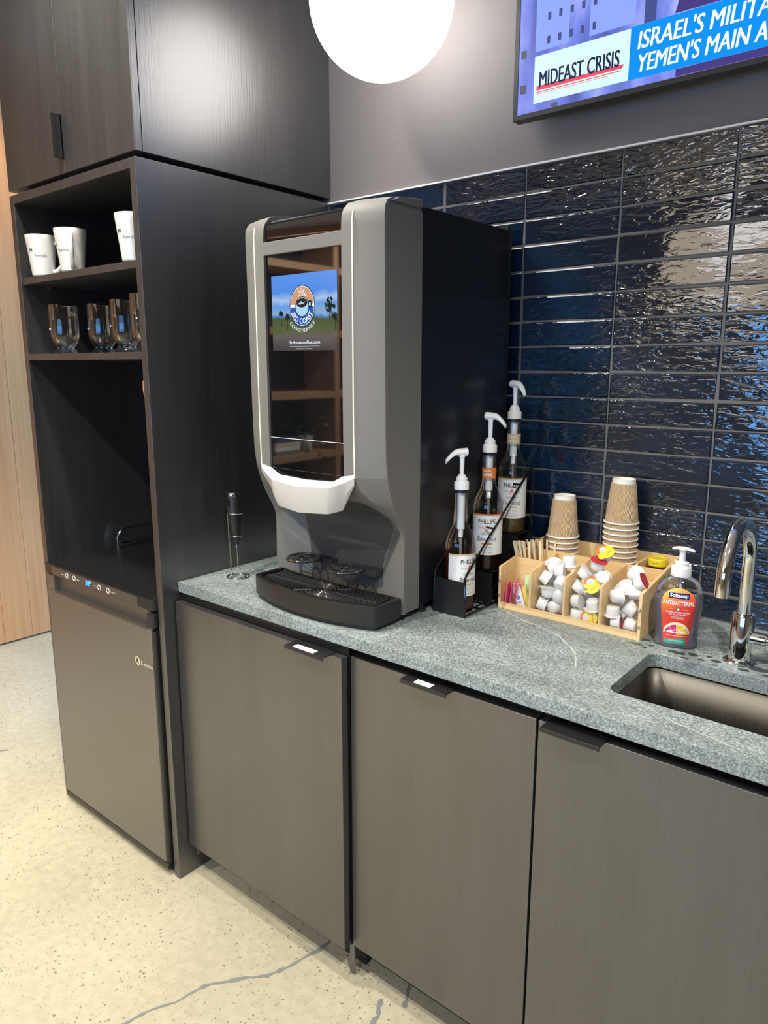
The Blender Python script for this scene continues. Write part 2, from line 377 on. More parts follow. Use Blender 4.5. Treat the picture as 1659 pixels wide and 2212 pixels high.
def heavy(st, fit, w, h, x, y, shear=0., d=.0011):
    """condensed heavy lettering: the first `fit` letters fill width w"""
    a_ = text(st[:fit], w=1., h=1.); b0 = text(st[:fit], size=1.); b1 = text(st, size=1.)
    W0 = max(v[0] for v in b0.v) - min(v[0] for v in b0.v); W1 = max(v[0] for v in b1.v) - min(v[0] for v in b1.v)
    out_ = MB()
    for k in range(3):
        t_ = text(st, w=w * W1 / W0, h=h, x=x + d * (k - 1), y=y); t_.mp(lambda a, b, c: (a + (b - y) * shear, b, c + .00008 * k)); out_.merge(t_)
    return out_
# ------------------------------------------------------------------ setting
XL, XR, YF, ZC = -2.31, 4.4, -4.7, 3.0
struct('floor', MB().box(XL - .1, XR + .1, YF - .1, 1.6, -.1, 0), FLOORM, smooth=0)
fl = bpy.data.objects['floor']
def ribbon(pts, w, z=.0006):
    vs = []; fs = []; n = len(pts)
    fine = []
    for i in range(n - 1):
        for k in range(5):
            t = k / 5; fine.append((pts[i][0] * (1 - t) + pts[i + 1][0] * t + random.uniform(-.0015, .0015), pts[i][1] * (1 - t) + pts[i + 1][1] * t + random.uniform(-.0015, .0015)))
    fine.append(pts[-1]); pts = fine; n = len(pts)
    for i, p in enumerate(pts):
        a = Vector(pts[min(i + 1, n - 1)]) - Vector(pts[max(i - 1, 0)]); a.normalize(); q = Vector((-a.y, a.x)) * w * .5 * random.uniform(.45, 1.5)
        vs += [(p[0] + q.x, p[1] + q.y, z), (p[0] - q.x, p[1] - q.y, z)]
    fs = [(2 * i, 2 * i + 1, 2 * i + 3, 2 * i + 2) for i in range(n - 1)]
    return MB().add(vs, fs)
FILL = plain('grey_crack_filler', (.20, .21, .20), .6)
for pts in ([(.20, -1.32), (.27, -1.16), (.3106, -1.0573), (.3274, -.9921), (.3536, -.9456), (.3669, -.8744), (.3934, -.8383), (.428, -.7934), (.4674, -.7518), (.4844, -.7044), (.5101, -.5958), (.5105, -.56)],
            [(.80, -.80), (.7572, -.6877), (.7522, -.6649), (.7288, -.6232)], [(.7879, -.6077), (.7717, -.5741), (.7536, -.54)],
            [(-1.20, -.74), (-1.176, -.7086), (-1.158, -.685)]):
    build('crack_filler', ribbon(pts, .010), FILL, fl, smooth=0)
CEIL = plain('ceiling_paint', (.68, .64, .57), .8)
struct('ceiling', MB().box(XL - .1, XR + .1, YF - .1, 1.6, ZC, ZC + .1), CEIL, smooth=0)
struct('wall_back', MB().box(-.69, XR + .1, .0, .12, 0, ZC), WALLM, smooth=0)
# wood-panelled wall at the left: tall narrow boards with shadow gaps
mw = MB(); mw.box(XL - .1, XL - .03, YF, 1.6, 0, ZC); y = YF
while y < 1.55:
    mw.box(XL - .03, XL + random.uniform(-.0006, .0006), y + .0008, y + .1492, .012, ZC); y += .15
struct('wall_left', mw, WOODW, smooth=0)
WARMW = plain('warm_wall_paint', (.20, .165, .125), .8)
struct('wall_passage', MB().box(XL, -.69, 1.5, 1.6, 0, ZC), plain('pale_wall', (.7, .68, .65), .8), smooth=0)
struct('wall_right', MB().box(XR, XR + .1, YF, .12, 0, ZC), WARMW, smooth=0)
# front wall (behind the camera) with a row of windows
mf = MB(); wins = [(.15, 1.15), (1.27, 2.27), (2.39, 3.39)]; z0, z1 = .85, 1.75
mf.box(XL, XR, YF - .1, YF, 0, z0); mf.box(XL, XR, YF - .1, YF, z1, ZC)
xs = [XL] + [q for w in wins for q in w] + [XR]
for i in range(0, len(xs), 2): mf.box(xs[i], xs[i + 1], YF - .1, YF, z0, z1)
struct('wall_front', mf, WARMW, smooth=0)
for i, (a, b) in enumerate(wins):
    f = MB().box(a, a + .03, YF - .08, YF - .02, z0, z1).box(b - .03, b, YF - .08, YF - .02, z0, z1).box(a, b, YF - .08, YF - .02, z0, z0 + .03).box(a, b, YF - .08, YF - .02, z1 - .03, z1).box((a + b) / 2 - .015, (a + b) / 2 + .015, YF - .08, YF - .02, z0, z1)
    w = struct('window_%d' % (i + 1), f, BLACKM, smooth=0)
    build('pane', MB().box(a + .02, b - .02, YF - .055, YF - .049, z0 + .02, z1 - .02), GLASS, w, smooth=0)
# tiled splashback: 17 stacked courses
PZ = .064; LX = .2529; X0 = .4462; ZT = .914 + 17 * PZ
mt = MB().mat(1).box(.0, 2.75, -.0075, 0, .90, ZT).mat(0)
rr = random.Random(3)
for j in range(17):
    zb, zt = .914 + j * PZ + .0016, .914 + (j + 1) * PZ - .0016
    for i in range(-2, 9):
        xa, xb = max(.001, X0 + i * LX + .0016), X0 + (i + 1) * LX - .0016
        if xb < .01: continue
        t1, t2 = rr.uniform(-.0012, .0012), rr.uniform(-.0007, .0007); e = .0035
        def yy(u, v): return -.0095 - t1 * (u - .5) * 2 - t2 * (v - .5) * 2
        vs = []
        for (u, v, d, k) in ((0, 0, 0, 1), (1, 0, 0, 1), (1, 1, 0, 1), (0, 1, 0, 1), (0, 0, 1, 0), (1, 0, 1, 0), (1, 1, 1, 0), (0, 1, 1, 0)):
            xx = xa + (xb - xa) * u; zz = zb + (zt - zb) * v
            if d: xx += e * (1 if u == 0 else -1); zz += e * (1 if v == 0 else -1); vs.append((xx, yy(u, v), zz))
            else: vs.append((xx, yy(u, v) + .0022, zz))
        for (u, v) in ((0, 0), (1, 0), (1, 1), (0, 1)): vs.append((xa + (xb - xa) * u, -.003, zb + (zt - zb) * v))
        mt.add(vs, [(4, 5, 6, 7), (0, 1, 5, 4), (1, 2, 6, 5), (2, 3, 7, 6), (3, 0, 4, 7), (8, 9, 1, 0), (9, 10, 2, 1), (10, 11, 3, 2), (11, 8, 0, 3)])
struct('wall_tiles', mt, [TILE, GROUT], smooth=0, recalc=True)
struct('trim_1', MB().box(0, 2.75, -.0125, 0, ZT, ZT + .0045), plain('bright_metal_edge', (.88, .87, .85), .35), bevel=.0006)

# ------------------------------------------------------------------ tall shelving cabinet at the left
D, HT, WT, TP = .687, 2.0066, .684, .0255
tc_ = thing('tall_cabinet', (-WT / 2, -D / 2, 0), 'black stained oak open shelving tower standing on the floor at the counter end', 'cabinet')
build('side_panel', MB().box(-TP, 0, -D, -.003, 0, HT), OAKS, tc_, bevel=.0012)
build('side_panel', MB().box(-WT, -WT + TP, -D, -.003, 0, HT), OAKS, tc_, bevel=.0012)
build('top_panel', MB().box(-WT + TP, -TP, -D, -.003, HT - .024, HT), OAKS, tc_, bevel=.001)
build('back_panel', MB().box(-WT + TP, -TP, -.022, -.003, .0, HT - .024), OAKS, tc_)
for z in (1.768, 1.540):
    build('shelf', MB().box(-WT + TP + .0005, -TP - .0005, -D + (.004 if z > 1.6 else .001), -.022, z - .019, z), OAKS, tc_, bevel=.001)
for z in (1.80, 1.86): build('pin_hole', MB().lathe([(.0028, 0), (.0028, .002)], 12).xf(Matrix.Translation((-WT + TP + .0001, -.62, z)) @ Matrix.Rotation(pi / 2, 4, 'Y')), BLACKG, tc_)
for y in (-.60, -.30): build('shelf_pin', MB().lathe([(.003, 0), (.003, .012)], 12).xf(Matrix.Translation((-WT + TP, y, 1.745)) @ Matrix.Rotation(pi / 2, 4, 'Y')), CHROME, tc_)
# upper cabinet
uc = thing('upper_cabinet', (-WT / 2, -D / 2, 2.0197), 'black stained oak upper cabinet mounted above the open shelving tower', 'cabinet')
build('carcass', MB().box(-WT, .003, -.665, -.001, 2.0197, ZC - .002), OAKS, uc, bevel=.001)
d1 = build('door', MB().box(-.338, .003, -.687, -.6665, 2.0197, ZC - .004), OAK, uc, bevel=.001)
d2 = build('door', MB().box(-WT, -.341, -.687, -.6665, 2.0197, ZC - .004), OAK, uc, bevel=.001)
build('handle', MB().box(-.347, -.3435, -.712, -.6875, 2.056, 2.166).box(-.3425, -.3395, -.700, -.6665, 2.056, 2.166).box(-.347, -.3395, -.690, -.6875, 2.056, 2.166), BLACKM, d2)
build('plinth', MB().box(-WT + .03, -.03, -.64, -.01, HT, 2.0197), BLACK, uc)

# ------------------------------------------------------------------ beverage cooler in the tower
bc = thing('beverage_cooler', (-.342, -.36, 0), 'black stainless undercounter beer cooler with blue temperature display inside the tower base', 'cooler')
build('body', MB().box(-.654, -.034, -.655, -.05, .02, .834), BLACK, bc, bevel=.003)
def rr_poly(x0, x1, y0, y1, r, corners='abcd', n=6):
    """rounded rectangle, corners a:(x0,y0) b:(x1,y0) c:(x1,y1) d:(x0,y1)"""
    out = []
    for k, (cx, cy, a0, q) in zip('abcd', ((x0, y0, pi, (1, 1)), (x1, y0, 1.5 * pi, (-1, 1)), (x1, y1, 0, (-1, -1)), (x0, y1, .5 * pi, (1, -1)))):
        if k in corners:
            for i in range(n + 1):
                a = a0 + pi / 2 * i / n; out.append((cx + q[0] * r + r * cos(a), cy + q[1] * r + r * sin(a)))
        else: out.append((cx, cy))
    return out
build('top_panel', MB().prism(rr_poly(-.656, -.029, -.702, -.05, .016, 'ab'), .836, .870), [BLACK], bc, bevel=.0015)
cp = build('control_panel', MB().box(-.60, -.10, -.7035, -.7015, .8385, .8655), plain('dark_panel_bronze', (.07, .06, .055), .35), bc)
BLUE = emit('blue_display', (.03, .16, 1), 6)
build('display', upright(text('38°', w=.034, h=.015, bold=.02), -.7045, -.385, .845), BLUE, cp, smooth=0)
for i, x in enumerate((-.50, -.455, -.305, -.255)):
    build('button', MB().lathe([(.0085, 0), (.0085, .001), (.0068, .001), (.0068, 0)], 24, cap=False).xf(Matrix.Translation((x, -.7036, .852)) @ Matrix.Rotation(pi / 2, 4, 'X')), PAPERW, cp)
for w_, wd2, x_ in (('Lower', .022, -.538), ('Higher', .024, -.443), ('°F/°C', .018, -.337), ('Power/On', .03, -.243)): build('lettering', upright(text(w_, w=wd2, h=.004), -.7042, x_, .850), PAPERW, cp, smooth=0)
dr = MB().prism(rr_poly(-.652, -.045, -.700, -.66, .010, 'ab'), .042, .780)
dr.box(-.652, -.605, -.698, -.66, .780, .832).box(-.066, -.045, -.698, -.66, .780, .832).box(-.605, -.066, -.680, -.66, .780, .832)
door = build('door', dr, STEELD, bc, bevel=.0015)
build('handle_lip', MB().box(-.605, -.066, -.7005, -.696, .776, .783), plain('lip', (.10, .095, .085), .3, metal=.6), door)
build('door_edge', MB().prism(rr_poly(-.047, -.033, -.699, -.66, .008, 'b'), .045, .775), BLACKM, door)
build('door_foot_trim', MB().box(-.652, -.034, -.701, -.66, .022, .042), BLACKM, door, bevel=.002)
build('hinge', MB().prism(rr_poly(-.058, -.030, -.703, -.66, .012, 'b'), .786, .828), BLACKM, bc, bevel=.001)
build('kick_plate', MB().box(-.64, -.05, -.675, -.655, .004, .020), BLACK, bc)
em = MB()
em.merge(upright(ell(-.125, .667, .0135, .0135, 28), -.7008, lift=0))
em.merge(upright(text('Kegco', w=.062, h=.0125, bold=.02), -.7012, -.108, .660), 0)
e2 = upright(text('K', w=.011, h=.014, bold=.02), -.7012, -.1305, .660)
build('emblem', em, CHROME, door, smooth=0, label='silver brand badge lettering'); build('emblem_letter', e2, BLACKM, door, smooth=0)
def arcpts(c, r, a0, a1, n, f): return [f(c[0] + r * cos(a0 + (a1 - a0) * i / n), c[1] + r * sin(a0 + (a1 - a0) * i / n)) for i in range(n + 1)]
gx = -.625
rail = [(gx, -.45, .870), (gx, -.45, .900)] + arcpts((-.41, .900), .04, pi, pi / 2, 8, lambda a, b: (gx, a, b)) + [(gx, -.14, .940)]
rail += arcpts((gx + .04, -.14), .04, pi, pi / 2, 6, lambda a, b: (a, b, .940)) + [(-.10, -.10, .940)] + arcpts((-.10, -.14), .04, pi / 2, 0, 6, lambda a, b: (a, b, .940)) + [(-.06, -.30, .940), (-.06, -.34, .925), (-.06, -.34, .870)]
build('guard_rail', MB().tube(rail, .0045, 10).tube([(gx, -.44, .888), (gx, -.12, .888), (gx + .03, -.10, .888), (-.08, -.10, .888)], .0035, 8), CHROME, bc)
gm = MB().box(-.33, -.05, -.52, -.13, .870, .874)
for i in range(13): gm.box(-.325, -.055, -.51 + i * .029, -.503 + i * .029, .874, .879)
for i in range(5): gm.box(-.32 + i * .063, -.314 + i * .063, -.515, -.14, .874, .880)
tag(build('drip_mat', gm, BLACK), 'ribbed black drip mat lying on top of the beverage cooler', 'mat')
# paddle board leaning inside the tower by its right side
pb = MB()
pl = [(-.035, 0), (.035, 0), (.037, .33), (.032, .37), (.018, .42), (.016, .57), (.011, .594), (0, .60), (-.011, .594), (-.016, .57), (-.018, .42), (-.032, .37), (-.037, .33)]
pb.prism([(a, b) for a, b in pl], -.008, .008, 'x'); pb.mp(lambda x, y, z: (x - .052 - z * .008, y - .556 - z * .165, z + .8715))
tag(build('wooden_paddle', pb, plain('salmon_wood', (.50, .25, .14), .5), bevel=.002), 'reddish wooden serving paddle standing inside the tower against its right side', 'paddle')
# ------------------------------------------------------------------ mugs on the top shelf
def mug(loc, rz, label, hz):
    m = thing('coffee_mug', loc, label, 'mug', 'white printed mugs on the top shelf', rz)
    H = .117; r0, r1 = .0315, .045
    prof = [(0, .001), (r0 - .003, 0), (r0, .003)] + [(r0 + (r1 - r0) * (t ** 1.05), H * t) for t in [.1, .25, .4, .55, .7, .85, .98]] + [(r1 - .0008, H), (r1 - .003, H - .001)] + [(r0 - .003 + (r1 - r0) * t, H * t) for t in (.85, .6, .3, .06)] + [(0, .006)]
    build('bowl', MB().lathe(prof, 48, cap=False), WHITE, m, world=False)
    hp = [(r0, 0, .014), (r0 + .012, 0, .016), (r0 + .028, 0, .032), (r0 + .036, 0, .056), (r0 + .037, 0, .080), (r0 + .030, 0, .098), (r0 + .018, 0, .101), (r0 + .011, 0, .092)]
    hp = [tuple(Matrix.Rotation(hz, 3, 'Z') @ Vector(p)) for p in hp]
    build('handle', MB().tube(hp, [.0075, .0068, .0062, .006, .006, .0065, .0068, .006], 12), WHITE, m, world=False)
    def wrap(mb, z, a0):
        def f(u, v, c):
            zz = z + v; r = r0 + (r1 - r0) * (zz / H) + .0005; a = a0 + u / r; return (r * cos(a), r * sin(a), zz)
        return mb.mp(f)
    ink = plain('grey_print', (.16, .16, .19), .5)
    build('lettering', wrap(text('Riverside', w=.034, h=.0085, bold=.002), .053, -.012), ink, m, world=False, smooth=0)
    build('green_mark', wrap(poly2([(0, 0), (.006, 0), (.006, .009), (0, .006)]), .069, -.30), plain('green_print', (.05, .22, .03), .5), m, world=False, smooth=0)
    build('purple_mark', wrap(poly2([(0, .002), (.0025, -.001), (.003, .004), (.005, .006), (.005, .009), (0, .008)]), .068, -.42), plain('purple_print', (.06, .03, .20), .5), m, world=False, smooth=0)
    return m
# yaw values turn the lettering (local +x) towards the room
mug((-.575, -.655, 1.7685), rad(-58), 'white mug with Riverside lettering, leftmost on the top shelf', rad(95))
mug((-.405, -.652, 1.7685), rad(-88), 'white mug with big curved handle towards the right, middle of the top shelf', rad(60))
mug((-.078, -.655, 1.7685), rad(-72), 'white mug half hidden behind the right side of the tower, top shelf', rad(175))
# glass mugs
def glassmug(loc, rz, s, label):
    m = thing('glass_mug', loc, label, 'glass', 'glass mugs on the middle shelf', rz)
    prof = [(0, .004), (.018, .002), (.030, .000), (.0315, .005), (.028, .010), (.0235, .014), (.0235, .018), (.032, .028), (.0375, .040), (.039, .055), (.0385, .09), (.0385, .131), (.0368, .132), (.036, .10), (.0362, .06), (.034, .044), (.027, .030), (.014, .024), (0, .023)]
    build('bowl', MB().lathe([(r * s, z * s) for r, z in prof], 40, cap=False), GLASS, m, world=False)
    hp = [(.036, 0, .045), (.050, 0, .040), (.060, 0, .055), (.062, 0, .080), (.056, 0, .103), (.044, 0, .109), (.037, 0, .100)]
    build('handle', MB().tube([tuple(Vector(p) * s) for p in hp], .0048 * s, 10), GLASS, m, world=False)
    def wrap(mb, z, a0):
        def f(u, v, c):
            r = .0392 * s; a = a0 + u / r; return (r * cos(a), r * sin(a), (z + v) * s)
        return mb.mp(f)
    build('lettering', wrap(text('Riverside', w=.024, h=.006, bold=.01), .064, -1.15 - pi / 3).merge(wrap(flat(0, .004, 0, .004), .074, -1.6 - pi / 3)), PAPERW, m, world=False, smooth=0)
glassmug((-.508, -.640, 1.5405), rad(5), 1.08, 'clear glass mug standing alone at the left of the middle shelf')
glassmug((-.385, -.585, 1.5405), rad(5), 1.08, 'clear glass mug set furthest back, second from left on the middle shelf')
glassmug((-.162, -.642, 1.5405), rad(-10), 1.05, 'clear glass mug between the set back glass and the tallest one')
glassmug((-.072, -.634, 1.5405), rad(80), 1.13, 'taller clear glass mug half hidden by the right side of the tower, middle shelf')

# ------------------------------------------------------------------ base cabinets, worktop, sink
KICKM = plain('toe_kick_black', (.02, .02, .02), .6)
def base_cab(label, x0, x1, yf, hx0, hx1, sticker, name='base_cabinet'):
    t = thing(name, ((x0 + x1) / 2, -.32, 0), label, 'cabinet')
    if sticker: build('carcass', MB().box(x0 + .0005, x1 - .0005, yf + .024, -.01, .10, .884), BLACK, t)
    else: build('carcass', MB().box(x0 + .0005, x0 + .018, yf + .024, -.01, .10, .884).box(x1 - .018, x1 - .0005, yf + .024, -.01, .10, .884).box(x0 + .018, x1 - .018, yf + .024, -.01, .10, .118).box(x0 + .018, x1 - .018, -.028, -.01, .118, .884), BLACK, t)
    build('rail', MB().box(x0 + .001, x1 - .001, yf + .0245, yf + .05, .868, .8845), OAK, t)
    d = build('door', MB().box(x0 + .0015, x1 - .0015, yf, yf + .020, .1015, .861), OAK, t, bevel=.001)
    hm = MB().box(hx0, hx1, yf - .028, yf + .018, .861, .8635).box(hx0, hx1, yf - .028, yf - .026, .8555, .862)
    hd = build('handle', hm, BLACKM, d, bevel=.0005)
    if sticker: build('sticker', MB().box(sticker[0], sticker[1], yf - .024, yf - .006, .8637, .8641), PAPERW, hd)
    build('toe_kick', MB().box(x0 + .002, x1 - .002, yf + .080, yf + .095, 0, .10), KICKM, t)
    return t
dw = base_cab('black stained oak base unit next to the tower, its door standing proud of the others', .003, .6365, -.650, .478, .603, (.502, .568))
for q in ((.028, .033, -.640, -.605, .075, .10), (.618, .633, -.612, -.608, .0, .1)): build('bracket', MB().box(*q), plain('bracket_metal', (.2, .2, .19), .4, metal=.8), dw)
base_cab('black stained oak base unit with white sticker on handle, between proud door and sink unit', .6385, 1.1075, -.625, .803, .921, (.836, .878))
base_cab('black stained oak base unit under the sink with plain edge pull', 1.1095, 1.62, -.625, 1.127, 1.240, None)
# worktop with sink cut-out
SX0, SX1, SY0, SY1 = 1.199, 1.78, -.532, -.296
def rrect(x0, x1, y0, y1, r, n=8):
    o = []
    for cx, cy, a in ((x0 + r, y0 + r, pi), (x1 - r, y0 + r, 1.5 * pi), (x1 - r, y1 - r, 0), (x0 + r, y1 - r, .5 * pi)):
        o += [(cx + r * cos(a + pi / 2 * i / n), cy + r * sin(a + pi / 2 * i / n)) for i in range(n + 1)]
    return o
hole = rrect(SX0, SX1, SY0, SY1, .025)
WX0, WX1, WY0, WY1 = .001, 2.6, -.635, -.0045
out = []
for (hx, hy) in hole:                       # match each hole point with an outer-rectangle point
    cx, cy = (SX0 + SX1) / 2, (SY0 + SY1) / 2; dx, dy = hx - cx, hy - cy
    ts = []
    if dx > 1e-9: ts.append((WX1 - cx) / dx)
    if dx < -1e-9: ts.append((WX0 - cx) / dx)
    if dy > 1e-9: ts.append((WY1 - cy) / dy)
    if dy < -1e-9: ts.append((WY0 - cy) / dy)
    t = min(ts); out.append([cx + dx * t, cy + dy * t])
for c in ((WX0, WY0), (WX1, WY0), (WX1, WY1), (WX0, WY1)):
    k = min(range(len(out)), key=lambda i: (out[i][0] - c[0]) ** 2 + (out[i][1] - c[1]) ** 2); out[k] = list(c)
n = len(hole); ctz = .914; ctb = .8848
vs = [(*p, ctz) for p in out] + [(*p, ctz) for p in hole] + [(*p, ctb) for p in out] + [(*p, ctb) for p in hole]; fs = []
for i in range(n):
    j = (i + 1) % n
    fs += [(i, j, n + j, n + i), (2 * n + j, 2 * n + i, 3 * n + i, 3 * n + j), (j, i, 2 * n + i, 2 * n + j), (n + i, n + j, 3 * n + j, 3 * n + i)]
tag(build('stone_worktop', MB().add(vs, fs), STONE, bevel=.0012, smooth=30), 'grey green soapstone worktop with pale veins running along the tiled wall', 'worktop')
wt = bpy.data.objects['stone_worktop']
VEIN = plain('pale_vein', (.42, .47, .40), .5, var=.3, bscale=120)
for pts, w in (([(.83, -.262), (.862, -.285), (.905, -.30), (.96, -.315), (1.005, -.335), (1.04, -.365), (1.075, -.40), (1.095, -.44), (1.11, -.475)], .0050),
               ([(1.155, -.575), (1.18, -.545), (1.205, -.54)], .0015), ([(1.255, -.541), (1.30, -.562), (1.36, -.585), (1.45, -.605)], .0030),
               ([(.775, -.633), (.80, -.585), (.835, -.545), (.86, -.50), (.875, -.47)], .0012), ([(.83, -.633), (.85, -.575), (.885, -.54), (.93, -.52)], .0010), ([(.66, -.633), (.685, -.60), (.72, -.57)], .0010), ([(1.22, -.27), (1.25, -.245), (1.31, -.235), (1.33, -.20)], .0016)):
    build('vein', ribbon(pts, w, ctz + .0002), VEIN, wt, smooth=0)
WET = plain('wet_stone', (.045, .056, .057), .16)
rw = random.Random(8)
for (x, y, a, b_) in ((1.166, -.236, .013, .006), (1.185, -.262, .007, .004), (1.155, -.272, .016, .006), (1.178, -.281, .006, .004), (1.240, -.266, .020, .009), (1.272, -.256, .012, .008), (1.262, -.285, .009, .004), (1.292, -.272, .008, .005), (1.300, -.246, .006, .005), (1.318, -.262, .010, .007), (1.322, -.284, .005, .003), (1.395, -.250, .022, .012), (1.372, -.272, .012, .006), (1.42, -.275, .014, .006)):
    n_ = 18; pts = [(x + a * cos(q) * k, y + b_ * sin(q) * k, ctz + .0003) for q, k in [(2 * pi * i / n_, rw.uniform(.8, 1.15)) for i in range(n_)]]
    build('water_mark', MB().add(pts, [tuple(range(n_))]), WET, wt, smooth=0)
sk = MB(); secs = []
for (z, g, r) in ((ctb, -.004, .028), (.80, 0, .026), (.735, .004, .03), (.722, .016, .03), (.720, .05, .03)):
    secs.append([(a, b, z) for a, b in rrect(SX0 + g, SX1 - g, SY0 + g, SY1 - g, r)])
sk.loft(secs, cap=False); sk.add(secs[-1], [tuple(range(len(secs[-1])))])
snk = tag(build('sink', sk, STEEL, smooth=50, recalc=False), 'brushed stainless steel undermount sink set into the worktop', 'sink')
sm = snk.modifiers.new('s', 'SOLIDIFY'); sm.thickness = .0012; sm.offset = -1
# ------------------------------------------------------------------ faucet
fx, fy = 1.355, -.235
fa = thing('faucet', (fx, fy, ctz), 'chrome gooseneck faucet with side lever behind the sink', 'faucet')
build('base_ring', MB().lathe([(.0, 0), (.031, 0), (.031, .003), (.027, .006), (.0, .006)], 40, (fx, fy, ctz)), CHROME, fa)
build('body', MB().lathe([(.0215, .004), (.0215, .100), (.020, .104), (.0145, .104), (.0145, .109), (.0, .109)], 40, (fx, fy, ctz)), CHROME, fa)
R_ = .093; path = [(fx, fy, 1.02), (fx, fy, 1.06), (fx, fy, 1.10)]
path += [(fx, fy - R_ + R_ * cos(a), 1.125 + R_ * sin(a)) for a in [pi * i / 28 for i in range(29)]] + [(fx, fy - 2 * R_, 1.108), (fx, fy - 2 * R_, 1.100)]
build('spout', MB().tube(path, .0128, 24), CHROME, fa)
build('aerator', MB().lathe([(.010, 0), (.010, .004)], 20, (fx, fy - 2 * R_, 1.098)), BLACKM, fa)
build('lever', MB().lathe([(.013, .015), (.013, .045), (.0105, .047), (.0105, .050), (.015, .052), (.015, .085), (.012, .088), (0, .088)], 28).xf(Matrix.Translation((fx, fy, .972)) @ Matrix.Rotation(pi / 2, 4, 'Y')).tube([(fx + .07, fy, .985), (fx + .075, fy - .01, 1.04), (fx + .08, fy - .012, 1.065)], .004, 10), CHROME, fa)

# ------------------------------------------------------------------ hand soap bottle
sp = thing('soap_pump_bottle', (1.223, -.2215, ctz), 'clear pump bottle of hand soap with orange label between organizer and faucet', 'soap bottle', rz=rad(17))
bprof = [(.0, .002), (.040, 0), (.0445, .004), (.0440, .010), (.0418, .024), (.0425, .045), (.0455, .066), (.0488, .090), (.0492, .104), (.0470, .122), (.042, .138), (.034, .148), (.026, .1525), (.0195, .155), (.0195, .158)]
DY = .56
build('bottle', MB().lathe(bprof, 56, cap=True, sy=DY), PET, sp, world=False)
lp = [(r - .0012, z) for r, z in bprof if .002 < z < .113 and r > .01]; lp = [(0, .003)] + lp + [(.046, .112), (0, .112)]
build('liquid_soap', MB().lathe(lp, 48, cap=False, sy=DY), glassy('soap_liquid', (.72, .71, .78), refl=.25, dens=.30), sp, world=False)
FROST = plain('frosted_white_plastic', (.68, .69, .70), .3)
pump = build('pump', MB().lathe([(.0205, .156), (.0205, .174), (.0195, .176), (.0145, .178), (.0145, .185), (.0065, .186), (.0062, .212), (.0, .212)], 36), FROST, sp, world=False)
hd = MB().grid(lambda u, v: ((u - .46) * .046, (v - .5) * .019 * (1 - .5 * abs(2 * u - 1) ** 3), .2155 + .003 * (1 - (2 * v - 1) ** 2) - .008 * max(0, u - .55) ** 1.2 * 2 - .005 * (max(0, .4 - u) * 2) ** 2), 14, 6)
hd2 = MB(); hd2.merge(hd); hd2.lathe([(.0075, .208), (.010, .213), (.008, .2165)], 20, cap=True)
ph = build('pump_head', hd2, FROST, pump, world=False); so = ph.modifiers.new('s', 'SOLIDIFY'); so.thickness = .003; so.offset = -1
build('dip_tube', MB().tube([(0, 0, .155), (.004, 0, .08), (.008, 0, .01)], .0025, 8), FROST, pump, world=False)
def wrap_oval(mb, lift):
    def f(u, v, c):
        r = next((bprof[i][0] + (bprof[i + 1][0] - bprof[i][0]) * (v - bprof[i][1]) / max(1e-6, bprof[i + 1][1] - bprof[i][1]) for i in range(1, len(bprof) - 1) if bprof[i][1] <= v <= bprof[i + 1][1]), .04)
        s = max(-1, min(1, u / r)); return (u, -DY * r * math.sqrt(max(.0, 1 - s * s)) - lift, v)
    return mb.mp(f)
def lab_w(v):                                    # half-width of the label at height v
    if v > .098: return .0345 * math.sqrt(max(0, 1 - ((v - .098) / .036) ** 2))
    return .024 + (.0345 - .024) * ((v - .010) / .088) ** .8
lm = MB().grid(lambda u, v: ((2 * u - 1) * lab_w(.010 + .1235 * v), .010 + .1235 * v, 0), 24, 48)
mlab, nt, b_ = newmat('orange_to_yellow_label')
tcn = nd(nt, 'ShaderNodeTexCoord'); sx_ = nd(nt, 'ShaderNodeSeparateXYZ'); lk(nt, tcn.outputs['Object'], sx_.inputs[0])
f1 = nd(nt, 'ShaderNodeMath', operation='MULTIPLY_ADD'); f1.inputs[1].default_value = -.55; lk(nt, sx_.outputs[0], f1.inputs[0]); lk(nt, sx_.outputs[2], f1.inputs[2])
cr_ = nd(nt, 'ShaderNodeValToRGB'); e_ = cr_.color_ramp.elements; mr_ = nd(nt, 'ShaderNodeMapRange'); mr_.inputs[1].default_value = .085; mr_.inputs[2].default_value = .142
lk(nt, f1.outputs[0], mr_.inputs[0]); lk(nt, mr_.outputs[0], cr_.inputs[0])
e_[0].color = (.72, .055, .03, 1); e_[1].color = (.95, .62, .10, 1); q_ = e_.new(.45); q_.color = (.85, .18, .03, 1)
lk(nt, cr_.outputs[0], b_.inputs['Base Color']); b_.inputs['Roughness'].default_value = .35
lab = build('label', wrap_oval(lm, .0006), mlab, sp, world=False, smooth=60)
PW = plain('print_white', (.85, .85, .85), .5); NAVY = plain('print_navy', (.005, .012, .16), .5)
def oval(name, mb, m, lift=.0012): return build(name, wrap_oval(mb, lift), m, lab, world=False, smooth=0)
oval('brand_box', MB().grid(lambda u, v: (-.0205 + .041 * u, .112 + .012 * v, 0), 14, 2), NAVY)
oval('brand_lettering', text('Softsoap', w=.036, h=.0078, x=0, y=.1150, align='C', bold=.025), PW, .0017)
oval('lettering', text('ANTIBACTERIAL', w=.062, h=.0088, x=0, y=.0975, align='C', bold=.015)
     .merge(text('ELIMINATES 99.9%', w=.047, h=.0034, x=0, y=.0795, align='C', bold=.01)).merge(text('OF BACTERIA*', w=.036, h=.0034, x=0, y=.0745, align='C', bold=.01))
     .merge(text('ENRICHED WITH', w=.027, h=.0022, x=0, y=.0697, align='C')).merge(text('MOISTURIZERS', w=.025, h=.0022, x=0, y=.0665, align='C'))
     .merge(flat(-.019, -.007, .0885, .0889)).merge(flat(.007, .019, .0885, .0889)), PW, .0015)
